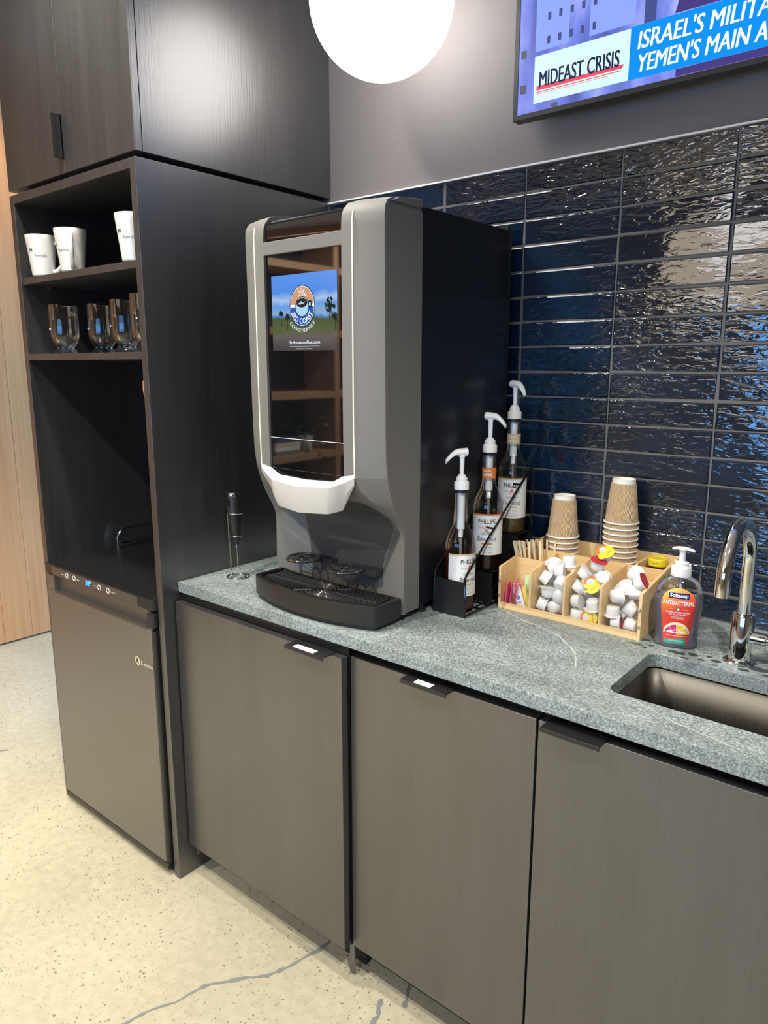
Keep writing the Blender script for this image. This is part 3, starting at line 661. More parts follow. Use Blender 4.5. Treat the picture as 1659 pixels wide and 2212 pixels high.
oval('cross_badge', ell(0, .0887, .0042, .0042, 20), plain('print_grey', (.16, .13, .14), .5))
oval('cross', flat(-.0025, .0025, .0878, .0896).merge(flat(-.0009, .0009, .0862, .0912)), PW, .0018)
def half(a0, a1, r, n=14): return poly2([(0, .030)] + [(r * cos(a0 + (a1 - a0) * i / n), .030 + r * 1.0 * sin(a0 + (a1 - a0) * i / n)) for i in range(n + 1)])
oval('fruit_rind', MB().grid(lambda u, v: (.0262 * (2 * u - 1) * (1), .034 + v * .0262 * math.sqrt(max(0, 1 - (2 * u - 1) ** 2)) * .95, 0), 24, 4), plain('rind', (.9, .75, .55), .5), .0012)
oval('grapefruit_slice', MB().merge(half(rad(93), rad(128), .0235)).merge(half(rad(132), rad(172), .0235)), plain('magenta', (.62, .02, .20), .5), .0016)
oval('lemon_slice', MB().merge(half(rad(52), rad(87), .0235)).merge(half(rad(8), rad(48), .0235)), plain('lemon', (.88, .55, .02), .5), .0016)
oval('green_patch', MB().grid(lambda u, v: (-.0235 + .043 * u, .0112 + .0135 * v * (.6 + .4 * u), 0), 12, 3), plain('teal_print', (.02, .33, .22), .5), .0019)
oval('lower_lettering', text('crisp', w=.016, h=.0042, x=.001, y=.0405, align='C', bold=.01).merge(text('clean', w=.016, h=.0042, x=.001, y=.0345, align='C', bold=.01))
     .merge(text('ANTIBACTERIAL HAND SOAP', w=.040, h=.0022, x=0, y=.0275, align='C')).merge(text('11.25 FL OZ (332 mL)', w=.030, h=.0028, x=0, y=.0165, align='C')), PW, .0022)

# ------------------------------------------------------------------ coffee machine
MX = .470
cm = thing('coffee_machine', (MX, -.30, ctz), 'tall grey and black touchscreen coffee machine standing on the worktop', 'coffee machine')
def X(v): return [(MX + a, b, c) for a, b, c in v]
# lower housing
lv = [(.932, -.492, .150, -.482, .112, -.462), (1.00, -.491, .168, -.483, .120, -.456), (1.06, -.490, .188, -.484, .135, -.450), (1.105, -.489, .203, -.486, .150, -.446), (1.125, -.4915, .206, -.489, .157, -.447),
      (1.150, -.503, .200, -.499, .150, -.460), (1.170, -.515, .190, -.514, .135, -.485), (1.19, -.526, .178, -.534, .120, -.515), (1.21, -.535, .167, -.555, .115, -.545), (1.235, -.544, .157, -.576, .113, -.572), (1.262, -.551, .153, -.588, .112, -.584)]
secs = []
for z, ys, hi, yi, hc, yc in lv:
    secs.append(X([(.212, -.425, z), (.212, ys + .014, z), (.217, ys + .011, z), (.217, ys, z), (hi, yi, z), (hc, yc, z), (-hc, yc, z), (-hi, yi, z), (-.217, ys, z), (-.217, ys + .011, z), (-.212, ys + .014, z), (-.212, -.425, z)]))
build('lower_housing', MB().loft(secs), GREY, cm, smooth=28)
for sgn in (1, -1):
    secs = []
    for z, ys, yl, ins, ox in ((1.262, -.551, -.588, .005, 0), (1.30, -.556, -.589, .005, 0), (1.36, -.558, -.590, .005, 0), (1.79, -.562, -.590, .005, 0), (1.812, -.562, -.588, .005, 0), (1.826, -.559, -.582, .005, .0005), (1.838, -.550, -.570, .005, .002), (1.8385, -.5495, -.5695, 0, .002), (1.846, -.53, -.548, 0, .004), (1.851, -.505, -.52, 0, .007)):
        yr = -.425 if z < 1.838 else -.432
        sec = [(.122, yr, z), (.217 - ins, yr, z), (.217 - ins, ys + .014, z), (.217 - ox, ys + .011, z), (.217 - ox, ys, z), (.153, yl, z), (.122 + ox * .5, yl, z)]
        secs.append(X([(sgn * a, b, c) for a, b, c in sec]))
    top = [(.122, -.432, 1.858), (.217, -.432, 1.855), (.217, -.435, 1.855), (.216, -.44, 1.8555), (.215, -.445, 1.855), (.153, -.445, 1.857), (.122, -.445, 1.858)]
    secs.append(X([(sgn * a, b, c) for a, b, c in top]))
    build('pillar', MB().loft(secs), GREY, cm, smooth=28)
    st = MB().tube(X([(sgn * .1535, -.5885, 1.262), (sgn * .1535, -.5905, 1.36), (sgn * .1535, -.5908, 1.80), (sgn * .1535, -.587, 1.818)]), .0014, 8)
    build('light_strip', st, emit('warm_strip', (1, .93, .75), 1.1), cm)
rp_ = []
for z, ys, hi, yi, hc, yc in lv[:8]: rp_.append(X([(hc - .004, yc - .0006, z), (-hc + .004, yc - .0006, z), (-hc + .004, yc + .003, z), (hc - .004, yc + .003, z)]))
build('recess_panel', MB().loft(rp_), plain('dark_grey_recess', (.060, .059, .056), .5), cm, smooth=28)
build('center_housing', MB().box(MX - .1225, MX + .1225, -.573, -.43, 1.26, 1.783).box(MX - .1225, MX + .1225, -.555, -.43, 1.783, 1.828), GREY, cm)
build('crossbar', MB().box(MX - .123, MX + .123, -.5902, -.572, 1.7535, 1.7825), GREY, cm, bevel=.0015)
tp = [(-.584, 1.783), (-.584, 1.808), (-.581, 1.820), (-.573, 1.829), (-.560, 1.834), (-.47, 1.842), (-.47, 1.83), (-.556, 1.826), (-.560, 1.783)]
build('top_window', MB().prism(tp, MX - .1215, MX + .1215, 'x'), GLASSB, cm, smooth=30)
fg = build('glass_front', MB().box(MX - .1218, MX + .1218, -.5838, -.5735, 1.245, 1.7532), GLASSB, cm)
gy = -.5842
build('lower_glass_line', MB().box(MX - .1215, MX + .1215, gy - .0004, gy, 1.3355, 1.3365), PAPERW, fg, smooth=0)
# the picture on the touchscreen
scr_m, nt, b_ = newmat('screen_landscape')
b_.inputs['Base Color'].default_value = (0, 0, 0, 1); b_.inputs['Roughness'].default_value = .1
tcn = nd(nt, 'ShaderNodeTexCoord'); sx_ = nd(nt, 'ShaderNodeSeparateXYZ'); lk(nt, tcn.outputs['Generated'], sx_.inputs[0])
nz = nd(nt, 'ShaderNodeTexNoise'); nz.inputs['Scale'].default_value = 4; nz.inputs['Detail'].default_value = 7; lk(nt, tcn.outputs['Generated'], nz.inputs['Vector'])
ma = nd(nt, 'ShaderNodeMath', operation='MULTIPLY_ADD'); ma.inputs[1].default_value = .22; lk(nt, nz.outputs['Fac'], ma.inputs[0]); lk(nt, sx_.outputs[2], ma.inputs[2])
cr_ = nd(nt, 'ShaderNodeValToRGB'); E_ = cr_.color_ramp.elements
E_[0].position = .08; E_[0].color = (.055, .050, .055, 1); E_[1].position = 1.0; E_[1].color = (.10, .30, .85, 1)
for p_, c_ in ((.30, (.12, .11, .11)), (.38, (.08, .11, .04)), (.53, (.07, .10, .045)), (.565, (.06, .20, .45)), (.60, (.25, .42, .68)), (.72, (.14, .36, .80)), (.80, (.40, .56, .85)), (.88, (.09, .28, .82))):
    q_ = E_.new(p_); q_.color = (*c_, 1)
lk(nt, ma.outputs[0], cr_.inputs[0]); lk(nt, cr_.outputs[0], b_.inputs['Emission Color']); b_.inputs['Emission Strength'].default_value = .48
scx, scz, sw, sh = MX, 1.5385, .1035, .168
scr = build('touchscreen', MB().box(scx - sw, scx + sw, gy - .0006, gy, scz, scz + sh), scr_m, fg, smooth=0)
def onscr(name, mb, m, lift): return build(name, upright(mb, gy - .0007, scx, scz, lift), m, scr, smooth=0)
SW = emit('screen_white', (.85, .93, 1), .95); SN = emit('screen_navy', (.01, .02, .07), .8); SO = emit('screen_orange', (.75, .38, .22), .8); SB = emit('screen_blue', (.02, .11, .45), .9); SC = emit('screen_cup', (.42, .68, .9), .9); SK = emit('screen_coffee', (.04, .025, .02), .6); SG = emit('screen_tree', (.02, .035, .02), .7)
r5 = random.Random(5)
for (tx, tz, n_, rr_) in ((.082, .095, 46, .017), (-.072, .083, 22, .008), (.098, .072, 20, .010), (-.052, .076, 16, .007)):
    tr_ = MB()
    for i in range(n_ * 2): a = r5.uniform(0, 6.3); d_ = r5.uniform(0, rr_); tr_.merge(ell(min(.1, max(-.1, tx + d_ * cos(a) * .9)), tz + d_ * sin(a), r5.uniform(.0015, .0035), r5.uniform(.0012, .003), 7))
    tr_.merge(flat(tx - .0008, tx + .0008, tz - .03, tz))
    onscr('screen_tree', tr_, SG, .0001)
lcx, lcz, ra, rb = -.003, .098, .0405, .0455
onscr('logo_rim', ell(lcx, lcz, ra, rb, 56), SN, .0003); onscr('logo_ring', ell(lcx, lcz, ra * .95, rb * .955, 56), SW, .0005)
onscr('logo_top', ell(lcx, lcz, ra * .92, rb * .925, 40, rad(5), rad(175)), SO, .0007)
onscr('logo_base', ell(lcx, lcz, ra * .92, rb * .925, 40, rad(183), rad(357)), SB, .0007)
onscr('logo_cup_line', ell(lcx, lcz - .002, .0222, .0222, 36).merge(ell(lcx + .025, lcz + .003, .0068, .0085, 20)), SN, .0009)
onscr('logo_cup', ell(lcx, lcz - .002, .0205, .0205, 36).merge(ell(lcx + .025, lcz + .003, .0030, .0048, 18)), SC, .0011)
onscr('logo_coffee', ell(lcx, lcz + .0065, .0175, .0098, 30), SK, .0013)
onscr('logo_wave', poly2([(lcx - .014, lcz + .005), (lcx - .006, lcz + .007), (lcx - .002, lcz + .011), (lcx + .001, lcz + .0065), (lcx + .007, lcz + .0075), (lcx + .013, lcz + .010), (lcx + .006, lcz + .005), (lcx, lcz + .004), (lcx - .008, lcz + .003)]), SC, .0015)
stm = MB()
for dx in (-.008, 0, .008):
    L_ = [(lcx + dx + .004 * sin(k * 1.1 + dx * 80), lcz + .020 + k * .0032) for k in range(7)]
    stm.merge(poly2([(a - .0017 * (1 - i / 9), b) for i, (a, b) in enumerate(L_)] + [(a + .0017 * (1 - i / 9), b) for i, (a, b) in reversed(list(enumerate(L_)))]))
onscr('logo_steam', stm, SW, .0015)
def arctext(st, w, h, r, mid, cx, cz, bold=0.):
    t = text(st, w=w, h=h, bold=bold, align='C')
    return t.mp(lambda a, b, c: (cx + (r - b) * cos(mid + a / r), cz + (r - b) * sin(mid + a / r) * 1.08, 0))
onscr('logo_name', arctext('3RD COAST', .084, .0105, .0375, -pi / 2, lcx, lcz + .002, .02), SW, .0016)
onscr('logo_service', arctext('COFFEE SERVICE', .094, .0072, .0535, -pi / 2, lcx, lcz, .0), SW, .0016)
onscr('web_lettering', text('3rdcoastcoffee.com', w=.098, h=.0066, x=.002, y=.0155, align='C', bold=.01).merge(flat(-.046, .049, .0095, .0099)).merge(text('Touch Screen to Continue...', w=.055, h=.0026, x=.002, y=.0032, align='C')), SW, .0006)
# white dispenser handle
def lerp(tab, u):
    for (a, va), (b, vb) in zip(tab, tab[1:]):
        if u <= b: t = (u - a) / (b - a); return [p + (q - p) * t for p, q in zip(va, vb)]
    return tab[-1][1]
R0 = [(0, (0, -.588, 1.2445)), (.6, (.088, -.588, 1.248)), (.8, (.118, -.5885, 1.263)), (1, (.153, -.5885, 1.269))]
R1 = [(0, (0, -.622, 1.2325)), (.6, (.094, -.610, 1.2365)), (.8, (.128, -.600, 1.249)), (1, (.154, -.5905, 1.262))]
R2 = [(0, (0, -.620, 1.195)), (.6, (.090, -.609, 1.197)), (.8, (.109, -.588, 1.200)), (1, (.154, -.590, 1.249))]
R3 = [(0, (0, -.614, 1.168)), (.6, (.084, -.602, 1.173)), (.8, (.104, -.574, 1.180)), (1, (.152, -.586, 1.246))]
R4 = [(0, (0, -.580, 1.172)), (.6, (.083, -.578, 1.176)), (.8, (.103, -.572, 1.181)), (1, (.150, -.582, 1.247))]
us = [0, .15, .3, .45, .58, .62, .75, .8, .9, 1]
cols = []
for u in [-x for x in reversed(us[1:])] + us:
    s_ = -1 if u < 0 else 1; cols.append([(MX + s_ * q[0], q[1], q[2]) for q in (lerp(T, abs(u)) for T in (R0, R1, R2, R3, R4))])
hm = MB().loft(cols)
build('dispenser_handle', hm, SILVER, cm, bevel=.0015, smooth=30)
bx = MB().box(MX - .210, MX + .210, -.43, -.035, .936, 1.8455)
build('cabinet_box', bx, BOXBLK, cm, bevel=.002)
build('box_flange', MB().box(MX - .205, MX + .205, -.05, -.04, 1.846, 1.858).box(MX + .196, MX + .20, -.43, -.05, 1.846, 1.848), BLACKM, cm)
for (a, b) in ((-.18, -.44), (.19, -.44), (-.18, -.08), (.19, -.08), (.196, -.395)): build('foot', MB().lathe([(.013, 0), (.014, .003), (.014, .009), (.008, .010), (.008, .024), (0, .024)], 20, (MX + a, b, ctz)), BLACK, cm)
# drip tray
def trayx(t): return t
def tray_poly(g=0.):
    o = [(-.205 + g, -.484 - g * .3)]
    cx1, cx2, r = -.206 + g, .212 - g, .02
    fr = lambda x: -.624 + .040 * ((x - .003) / .2) ** 2 + g
    o += [(cx1, -.560)]
    for i in range(5): t = i / 4; o.append((cx1 + .020 * t * t, -.566 + (fr(cx1 + .02) + .566) * (t ** .6)))
    for i in range(1, 24): x = cx1 + .02 + (cx2 - cx1 - .04) * i / 24; o.append((x, fr(x)))
    for i in range(5): t = i / 4; o.append((cx2 - .02 * (1 - t) ** 2, -.566 + (fr(cx2 - .02) + .566) * ((1 - t) ** .6)))
    o += [(cx2, -.560), (.212 - g, -.495 - g * .3)]
    for i in range(1, 10): x = .212 - .417 * i / 10; o.append((x, -.490 - .012 * (1 - ((x - .003) / .205) ** 2) - g * .3))
    return [(MX + a, b) for a, b in o]
P0_ = tray_poly(); P1_ = tray_poly(.012)
tm = MB(); n = len(P0_); n1 = len(P1_)
vs = [(*p, .926) for p in P0_] + [(*p, .973) for p in P0_] + [(*p, .973) for p in P1_] + [(*p, .950) for p in P1_]
fs = [tuple(range(n - 1, -1, -1)), tuple(3 * n + i for i in range(n))]
for i in range(n):
    j = (i + 1) % n; fs += [(i, j, n + j, n + i), (n + i, n + j, 2 * n + j, 2 * n + i), (2 * n + i, 2 * n + j, 3 * n + j, 3 * n + i)]
tm.add(vs, fs)
tray = build('drip_tray', tm, BLACK, cm, bevel=.0015, smooth=40)
build('tray_base', MB().prism(tray_poly(.008), .9145, .926), BLACKM, cm)
# grille: concentric bars clipped to the tray opening
def inside(p, poly):
    r_ = False; j = len(poly) - 1
    for i in range(len(poly)):
        a, b = poly[i], poly[j]
        if (a[1] > p[1]) != (b[1] > p[1]) and p[0] < (b[0] - a[0]) * (p[1] - a[1]) / (b[1] - a[1]) + a[0]: r_ = not r_
        j = i
    return r_
PI_ = tray_poly(.020); gr = MB(); gc = (MX + .02, -.552)
def bars(pts, w):
    run = []
    for p in pts + [None]:
        if p is not None and inside(p, PI_): run.append(p)
        else:
            if len(run) > 1:
                L = [];
                for i, q in enumerate(run):
                    a = Vector(run[min(i + 1, len(run) - 1)]) - Vector(run[max(i - 1, 0)]); a.normalize(); nn = Vector((-a.y, a.x)) * w / 2
                    L.append([(q[0] + nn.x * k_, q[1] + nn.y * k_, z_) for k_, z_ in ((1, .9655), (1, .9695), (.6, .9712), (0, .9718), (-.6, .9712), (-1, .9695), (-1, .9655))])
                gr.loft(L)
            run = []
for k in range(1, 22):
    r = .0093 * k; nn_ = max(24, int(2 * pi * r / .004)); bars([(gc[0] + r * cos(2 * pi * i / nn_), gc[1] + r * sin(2 * pi * i / nn_)) for i in range(nn_ + 1)], .0034)
for a in (0, 40, 90, 140, 180, 220, 270, 320): bars([(gc[0] + cos(rad(a)) * t * .004, gc[1] + sin(rad(a)) * t * .004) for t in range(8, 60)], .003)
bars([(x, -.500) for x in [MX - .19 + i * .01 for i in range(39)]], .0035)
build('grille', gr, plain('gloss_black_bars', (.03, .03, .032), .16), tray, smooth=40)
for (rx, ry) in ((MX - .104, -.500), (MX + .049, -.508)):
    rg = MB(); z = 1.018
    rg.tube([(rx + .043 * cos(a), ry + .043 * sin(a), z) for a in [2 * pi * i / 40 for i in range(40)]], .0035, 8, closed=True)
    rg.tube([(rx + .015 * cos(a), ry + .015 * sin(a), z) for a in [2 * pi * i / 20 for i in range(20)]], .003, 8, closed=True)
    for i in range(18):
        a = 2 * pi * i / 18; rg.tube([(rx + .015 * cos(a), ry + .015 * sin(a), z), (rx + .042 * cos(a + .2), ry + .042 * sin(a + .2), z)], .0013, 6)
    rg.box(rx + .018, rx + .078, ry + .022, ry + .066, z - .012, z + .003)
    cr0 = build('cup_rest', rg, plain('gloss_black_bars', (.012, .012, .013), .18), cm, smooth=40)
    build('chrome_rim', MB().tube([(rx + .0445 * cos(a), ry + .0445 * sin(a), z + .001) for a in [rad(150) + rad(230) * i / 30 for i in range(31)]], .0016, 8), CHROME, cr0)

# ------------------------------------------------------------------ syrup rack and bottles
RKX0, RKX1 = .690, .780
rk = thing('syrup_rack', (.735, -.2, ctz), 'black wire and sheet metal stepped rack holding three syrup bottles beside the coffee machine', 'rack')
for x, sg in ((RKX0 + .002, 1), (RKX1, -1)):
    w_ = MB().tube([(x, -.374, .918), (x, -.374, 1.012), (x, -.366, 1.022), (x, -.085, 1.236), (x, -.070, 1.242), (x, -.058, 1.240), (x, -.056, 1.225), (x, -.056, .918)], .0028, 8).tube([(x, -.374, .918), (x, -.056, .918)], .0028, 8)
    w_.tube([(x, -.250, 1.112), (x + sg * .020, -.250, 1.112)], .0026, 8).tube([(x, -.125, 1.206), (x + sg * .02, -.125, 1.206)], .0026, 8)
    build('side_wire', w_, BLACKG, rk)
wr = MB()
for y in (-.372, -.30, -.26, -.2, -.13, -.056): wr.tube([(RKX0, y, .9175), (RKX1, y, .9175)], .0025, 8)
for x in (.715, .737, .759): wr.tube([(x, -.372, .9165), (x, -.06, .9165)], .0016, 6)
build('base_wire', wr, BLACKG, rk)
build('back_wire', MB().tube([(RKX0, -.056, 1.19), (RKX1, -.056, 1.19)], .0025, 8).tube([(RKX0, -.056, 1.12), (RKX1, -.056, 1.12)], .0025, 8), BLACKG, rk)
build('front_panel', MB().box(RKX0, RKX1, -.3765, -.3745, .9145, 1.002), BLACKM, rk)
build('side_panel', MB().box(RKX0 - .001, RKX0 + .001, -.376, -.06, .915, .975), BLACKM, rk)
for (ya, yb, z) in ((-.245, -.166, .9975), (-.124, -.058, 1.0735)):
    build('step', MB().box(RKX0 + .003, RKX1 - .003, ya, yb, z - .002, z).box(RKX0 + .003, RKX1 - .003, ya, ya + .002, .918, z).box(RKX0 + .003, RKX1 - .003, yb - .002, yb, .918, z), BLACKM, rk)
BP = [(0, .006), (.020, .004), (.031, 0), (.036, .003), (.0375, .009), (.0375, .155), (.0368, .166), (.0335, .180), (.0275, .193), (.0215, .204), (.0180, .216), (.0172, .232), (.0160, .262), (.0155, .290), (.0172, .2905), (.0172, .2965), (.0150, .297)]
SCRIPT = plain('print_black', (.02, .02, .022), .5)
def syrup(loc, yaw, label, liq, lvl, strip, tagc, tagl, flav, head):
    t = thing('syrup_bottle', loc, label, 'syrup bottle', 'syrup bottles in the black rack', yaw)
    build('bottle', MB().lathe(BP, 48, cap=False), GLASS, t, world=False)
    lp_ = [(0, .007)] + [(r - .0012, z) for r, z in BP[2:] if z < lvl and r > .02] + [(.0362 if lvl < .17 else .030, lvl), (0, lvl)]
    build('syrup', MB().lathe(lp_, 40, cap=False), liq, t, world=False)
    build('neck_ring', MB().lathe([(.0176, .2895), (.0176, .2975)], 32), BLACK, t, world=False)
    pm = build('pump', MB().lathe([(.0178, .297), (.0178, .3135), (.0168, .315), (.0135, .317), (.0135, .325), (.0100, .328), (.0100, .331), (.0052, .333), (.0060, .380), (0, .380)], 32).lathe([(.0095, .200), (.0095, .290)], 20).lathe([(.0058, .180), (.0065, .200)], 16), WHITEP, t, world=False)
    nh = 9; L = []
    for i in range(nh):
        u = i / (nh - 1); xx = -.012 + .052 * u; zz = .386 - .012 * max(0, u - .45) ** 1.6 * 5; w = .0125 * (1 - .55 * u); h = .0098 * (1 - .38 * u)
        a_ = head
        L.append([tuple(Matrix.Rotation(a_, 3, 'Z') @ Vector((xx, w * cos(q) * (1 if abs(cos(q)) > .1 else 0), 0)) + Vector((0, 0, zz + h * sin(q)))) for q in [2 * pi * k / 12 for k in range(12)]])
    build('pump_head', MB().loft(L).lathe([(.0075, .374), (.0075, .385)], 20), WHITEP, pm, world=False, smooth=50)
    build('dip_tube', MB().tube([(0, 0, .185), (.002, 0, .1), (.008, 0, .012)], .0032, 8), glassy('tube', (.85, .82, .72), refl=.3, dens=.25), pm, world=False)
    r = .0379
    def wr_(mb, z, lift=0.): return mb.mp(lambda u, v, c: ((r + lift) * sin(u / r), -(r + lift) * cos(u / r), z + v))
    z0_ = .040; h_ = .105
    lb = build('label', wr_(MB().grid(lambda u, v: ((2 * u - 1) * .054, v * h_, 0), 40, 1), z0_, .0002), PAPERW, t, world=False, smooth=60)
    build('label_strip', wr_(MB().grid(lambda u, v: ((2 * u - 1) * .054, h_ - .004 + v * .0040, 0), 40, 1), z0_, .0005), strip, lb, world=False, smooth=60)
    build('brand_lettering', wr_(text('PHILLIPS', w=.044, h=.011, y=.081, align='C', bold=.012), z0_, .0006), SCRIPT, lb, world=False, smooth=0)
    build('flame_badge', wr_(poly2([(0, .079), (-.002, .075), (-.0055, .070), (-.005, .065), (0, .0625), (.005, .065), (.0055, .070), (.003, .073)]), z0_, .0006), plain('flame_orange', (.75, .16, .09), .5), lb, world=False, smooth=0)
    build('flame_letter', wr_(ell(0, .0675, .0025, .0025, 14), z0_, .0009), PW, lb, world=False, smooth=0)
    build('small_lettering', wr_(text('SYRUPS', w=.013, h=.0034, x=-.020, y=.0685).merge(text('& SAUCES', w=.013, h=.0034, x=.008, y=.0685)).merge(flat(-.021, -.0065, .0735, .0738)).merge(flat(-.021, -.0065, .0665, .0668)).merge(flat(.0075, .0215, .0735, .0738)).merge(flat(.0075, .0215, .0665, .0668)), z0_, .0006), plain('grey_small_print', (.25, .25, .26), .5), lb, world=False, smooth=0)
    build('script_lettering', wr_(text('Coffee House', w=.030, h=.0055, y=.0525, align='C', shear=.3).merge(text('Essentials', w=.050, h=.0120, y=.036, align='C', shear=.35)), z0_, .0006), SCRIPT, lb, world=False, smooth=0)
    build('flavour_strip', wr_(MB().grid(lambda u, v: (-.014 + .028 * u, .027 + v * .0045, 0), 10, 1), z0_, .0006), strip, lb, world=False, smooth=0)
    build('flavour_lettering', wr_(text(flav, w=.030, h=.0045, y=.018, align='C').merge(text('Natural & Other Natural Flavors', w=.030, h=.002, y=.0125, align='C')).merge(text('25.4 fl oz (750mL)', w=.032, h=.004, y=.005, align='C')), z0_, .0006), plain('grey_small_print', (.25, .25, .26), .5), lb, world=False, smooth=0)
    fct = MB()
    for k in range(16): fct.merge(flat(.043, .052 - (k % 3) * .0012, .008 + k * .0052, .0094 + k * .0052))
    build('nutrition_print', wr_(fct, z0_, .0006), plain('grey_small_print', (.25, .25, .26), .5), lb, world=False, smooth=0)
    if tagc:
        r2 = .0178
        def w2(mb, z, lift=0.): return mb.mp(lambda u, v, c: ((r2 + lift) * sin(u / r2), -(r2 + lift) * cos(u / r2), z + v))
        nt_ = build('neck_tag', w2(MB().grid(lambda u, v: ((2 * u - 1) * .040, v * .027, 0), 30, 1), .232), tagc, t, world=False, smooth=60)
        build('tag_lettering', w2(text('SUGAR FREE', w=.024, h=.0045, y=.0165, x=-.006, align='C', bold=.02).merge(text(tagl, w=.028, h=.0070, y=.006, x=-.003, align='C', bold=.02)), .232, .0005), PW, nt_, world=False, smooth=0)
    return t
TAN = plain('tan_print', (.62, .48, .27), .5); ORG = plain('orange_print', (.72, .20, .04), .5)
vw = rad(34)
syrup((.735, -.330, .9195), vw + rad(36), 'short-looking clear syrup bottle at the rack front, red amber syrup', glassy('amber_syrup', (.42, .07, .02), refl=.3, dens=.12), .128, TAN, None, None, 'Vanilla Syrup', rad(180 + 40 - 34 - 36 + 8))
syrup((.735, -.206, .9975), vw + rad(-6), 'middle syrup bottle in the rack with orange sugar free caramel neck tag', glassy('dark_caramel_syrup', (.10, .022, .008), refl=.3, dens=.2), .135, ORG, ORG, 'CARAMEL', 'Caramel Syrup', rad(-25 + 34 - 34 + 6))
syrup((.735, -.088, 1.0737), vw + rad(-4), 'rearmost and highest syrup bottle, tan sugar free vanilla neck tag', glassy('pale_vanilla_syrup', (.72, .55, .22), refl=.3, dens=.1), .140, TAN, TAN, 'VANILLA', 'Vanilla Syrup', rad(-60 + 34 - 34 + 4))

# ------------------------------------------------------------------ bamboo organizer and its contents
OX0, OX1, OYF, OYB = .800, 1.157, -.253, -.0112
og = thing('condiment_organizer', ((OX0 + OX1) / 2, (OYF + OYB) / 2, ctz), 'bamboo condiment organizer box with clear front standing against the tiled wall', 'organizer')
def topz(y): return 1.0205 + (y - OYF) * .150
def side(xa, xb, ya, yb, zb=ctz, cut=0.):
    return MB().prism([(ya, zb), (yb, zb), (yb, topz(yb) - cut), (ya, topz(ya) - cut)], xa, xb, 'x')
TB = ctz + .0065
build('side_panel', side(OX0, OX0 + .0065, OYF, OYB), LIGHT, og, bevel=.0006); build('side_panel', side(OX1 - .0075, OX1, OYF, OYB), LIGHT, og, bevel=.0006)
build('base', MB().box(OX0 + .0065, OX1 - .0075, OYF + .001, OYB, ctz, TB), LIGHT, og)
build('back_panel', MB().box(OX0 + .0065, OX1 - .0075, OYB - .0065, OYB, TB, topz(OYB) - .001), LIGHT, og)
build('front_rail', MB().box(OX0 + .0065, OX1 - .0075, OYF, OYF + .0065, ctz, ctz + .016), LIGHT, og, bevel=.0006)
DX = [.8855, .9735, 1.0625]; PY = -.108
for x in DX: build('divider', side(x - .003, x + .003, OYF + .002, PY - .003, TB, .0), LIGHT, og, bevel=.0005)
build('cross_divider', MB().box(OX0 + .0065, OX1 - .0075, PY - .003, PY + .003, TB, topz(PY) - .0005), LIGHT, og, bevel=.0005)
build('cross_divider', MB().box(OX0 + .0065, DX[0] - .003, -.181, -.175, TB, topz(-.178) - .001), LIGHT, og, bevel=.0005)
build('divider', MB().box(1.084, 1.089, PY + .003, OYB - .0065, TB, topz(-.05) - .004), LIGHT, og)
build('front_window', MB().box(OX0 + .005, OX1 - .006, OYF - .0012, OYF - .0002, ctz + .012, 1.0165), ACRYL, og, smooth=0)
for x in (OX0 + .0035, OX1 - .004):
    for z in (.946, .985):
        build('bolt', MB().lathe([(.0032, 0), (.0032, .0015), (.002, .0032), (0, .0036)], 16).xf(Matrix.Translation((x, OYF - .001, z)) @ Matrix.Rotation(pi / 2, 4, 'X')), CHROME, og)
# paper cups, nested upside down
def cup_mesh():
    H = .108; ro, ri = .0405, .0285      # rim at the bottom (z=0), base of the cup at the top
    b = MB().mat(0)
    b.lathe([(.0392, .0045), (ri + .0012, H - .012), (ri - .0005, H - .010), (ri - .002, H - .0102)], 64, cap=False)
    b.mat(1)
    b.tube([(ro * cos(a), ro * sin(a), .0022) for a in [2 * pi * i / 48 for i in range(48)]], .0020, 8, closed=True)
    b.lathe([(.0392, .002), (.0388, .0046), (.0392, .0046)], 48, cap=False)
    b.lathe([(.0385, .002), (ri - .001, H - .012), (ri - .0015, H), (ri - .0035, H), (ri - .004, H - .006), (0, H - .006)], 48, cap=False)
    return b
CUPR = plain('cup_white', (.82, .80, .74), .6)
def ordinal(i): return ['topmost', 'second', 'third', 'fourth', 'fifth', 'sixth', 'seventh'][i]
cup0 = None
for (cx, nn_, vis, nm, zt_) in ((.874, 12, 3, 'short', 1.1815), (1.026, 16, 7, 'tall', 1.2385)):
    for k in range(nn_):
        z = zt_ - .108 - k * .0138
        if z < TB: break
        if cup0 is None: o = cup0 = build('paper_cup', cup_mesh(), [KRAFT, CUPR], smooth=50, world=False)
        else: o = cup0.copy(); C.objects.link(o)
        o.location = (cx + random.uniform(-.0006, .0006), -.0612, z); o.rotation_euler = (0, 0, random.uniform(0, 6))
        if k < vis: tag(o, ('%s ribbed kraft paper cup of the %s stack behind the %s' % (ordinal(k), nm, 'left bays' if cx < 1 else 'right bays')), 'cup', 'nested kraft cups, %s stack' % nm)
        else: tag(o, 'ribbed kraft paper cup nested low in the %s stack, inside the organizer' % nm, 'cup', 'hidden lower cups, %s stack' % nm)
# spice bottle with yellow cap
sb = thing('honey_bottle', (1.119, -.056, TB), 'small brown bottle with bright yellow flip cap behind the right bay', 'bottle')
build('bottle', MB().lathe([(0, 0), (.020, 0), (.0215, .004), (.0215, .105), (.019, .116), (.0185, .126), (0, .126)], 32), glassy('brown_bottle', (.22, .12, .04), refl=.8, dens=.3), sb, world=False)
cpm = MB().lathe([(.0222, .118), (.0222, .132), (.0216, .1345), (.0205, .1355), (.018, .1355), (.0175, .1345), (0, .1345)], 40)
build('cap', cpm.box(-.006, .006, -.0235, -.0215, .1275, .132), plain('yellow_plastic', (.78, .62, .03), .35), sb, world=False)
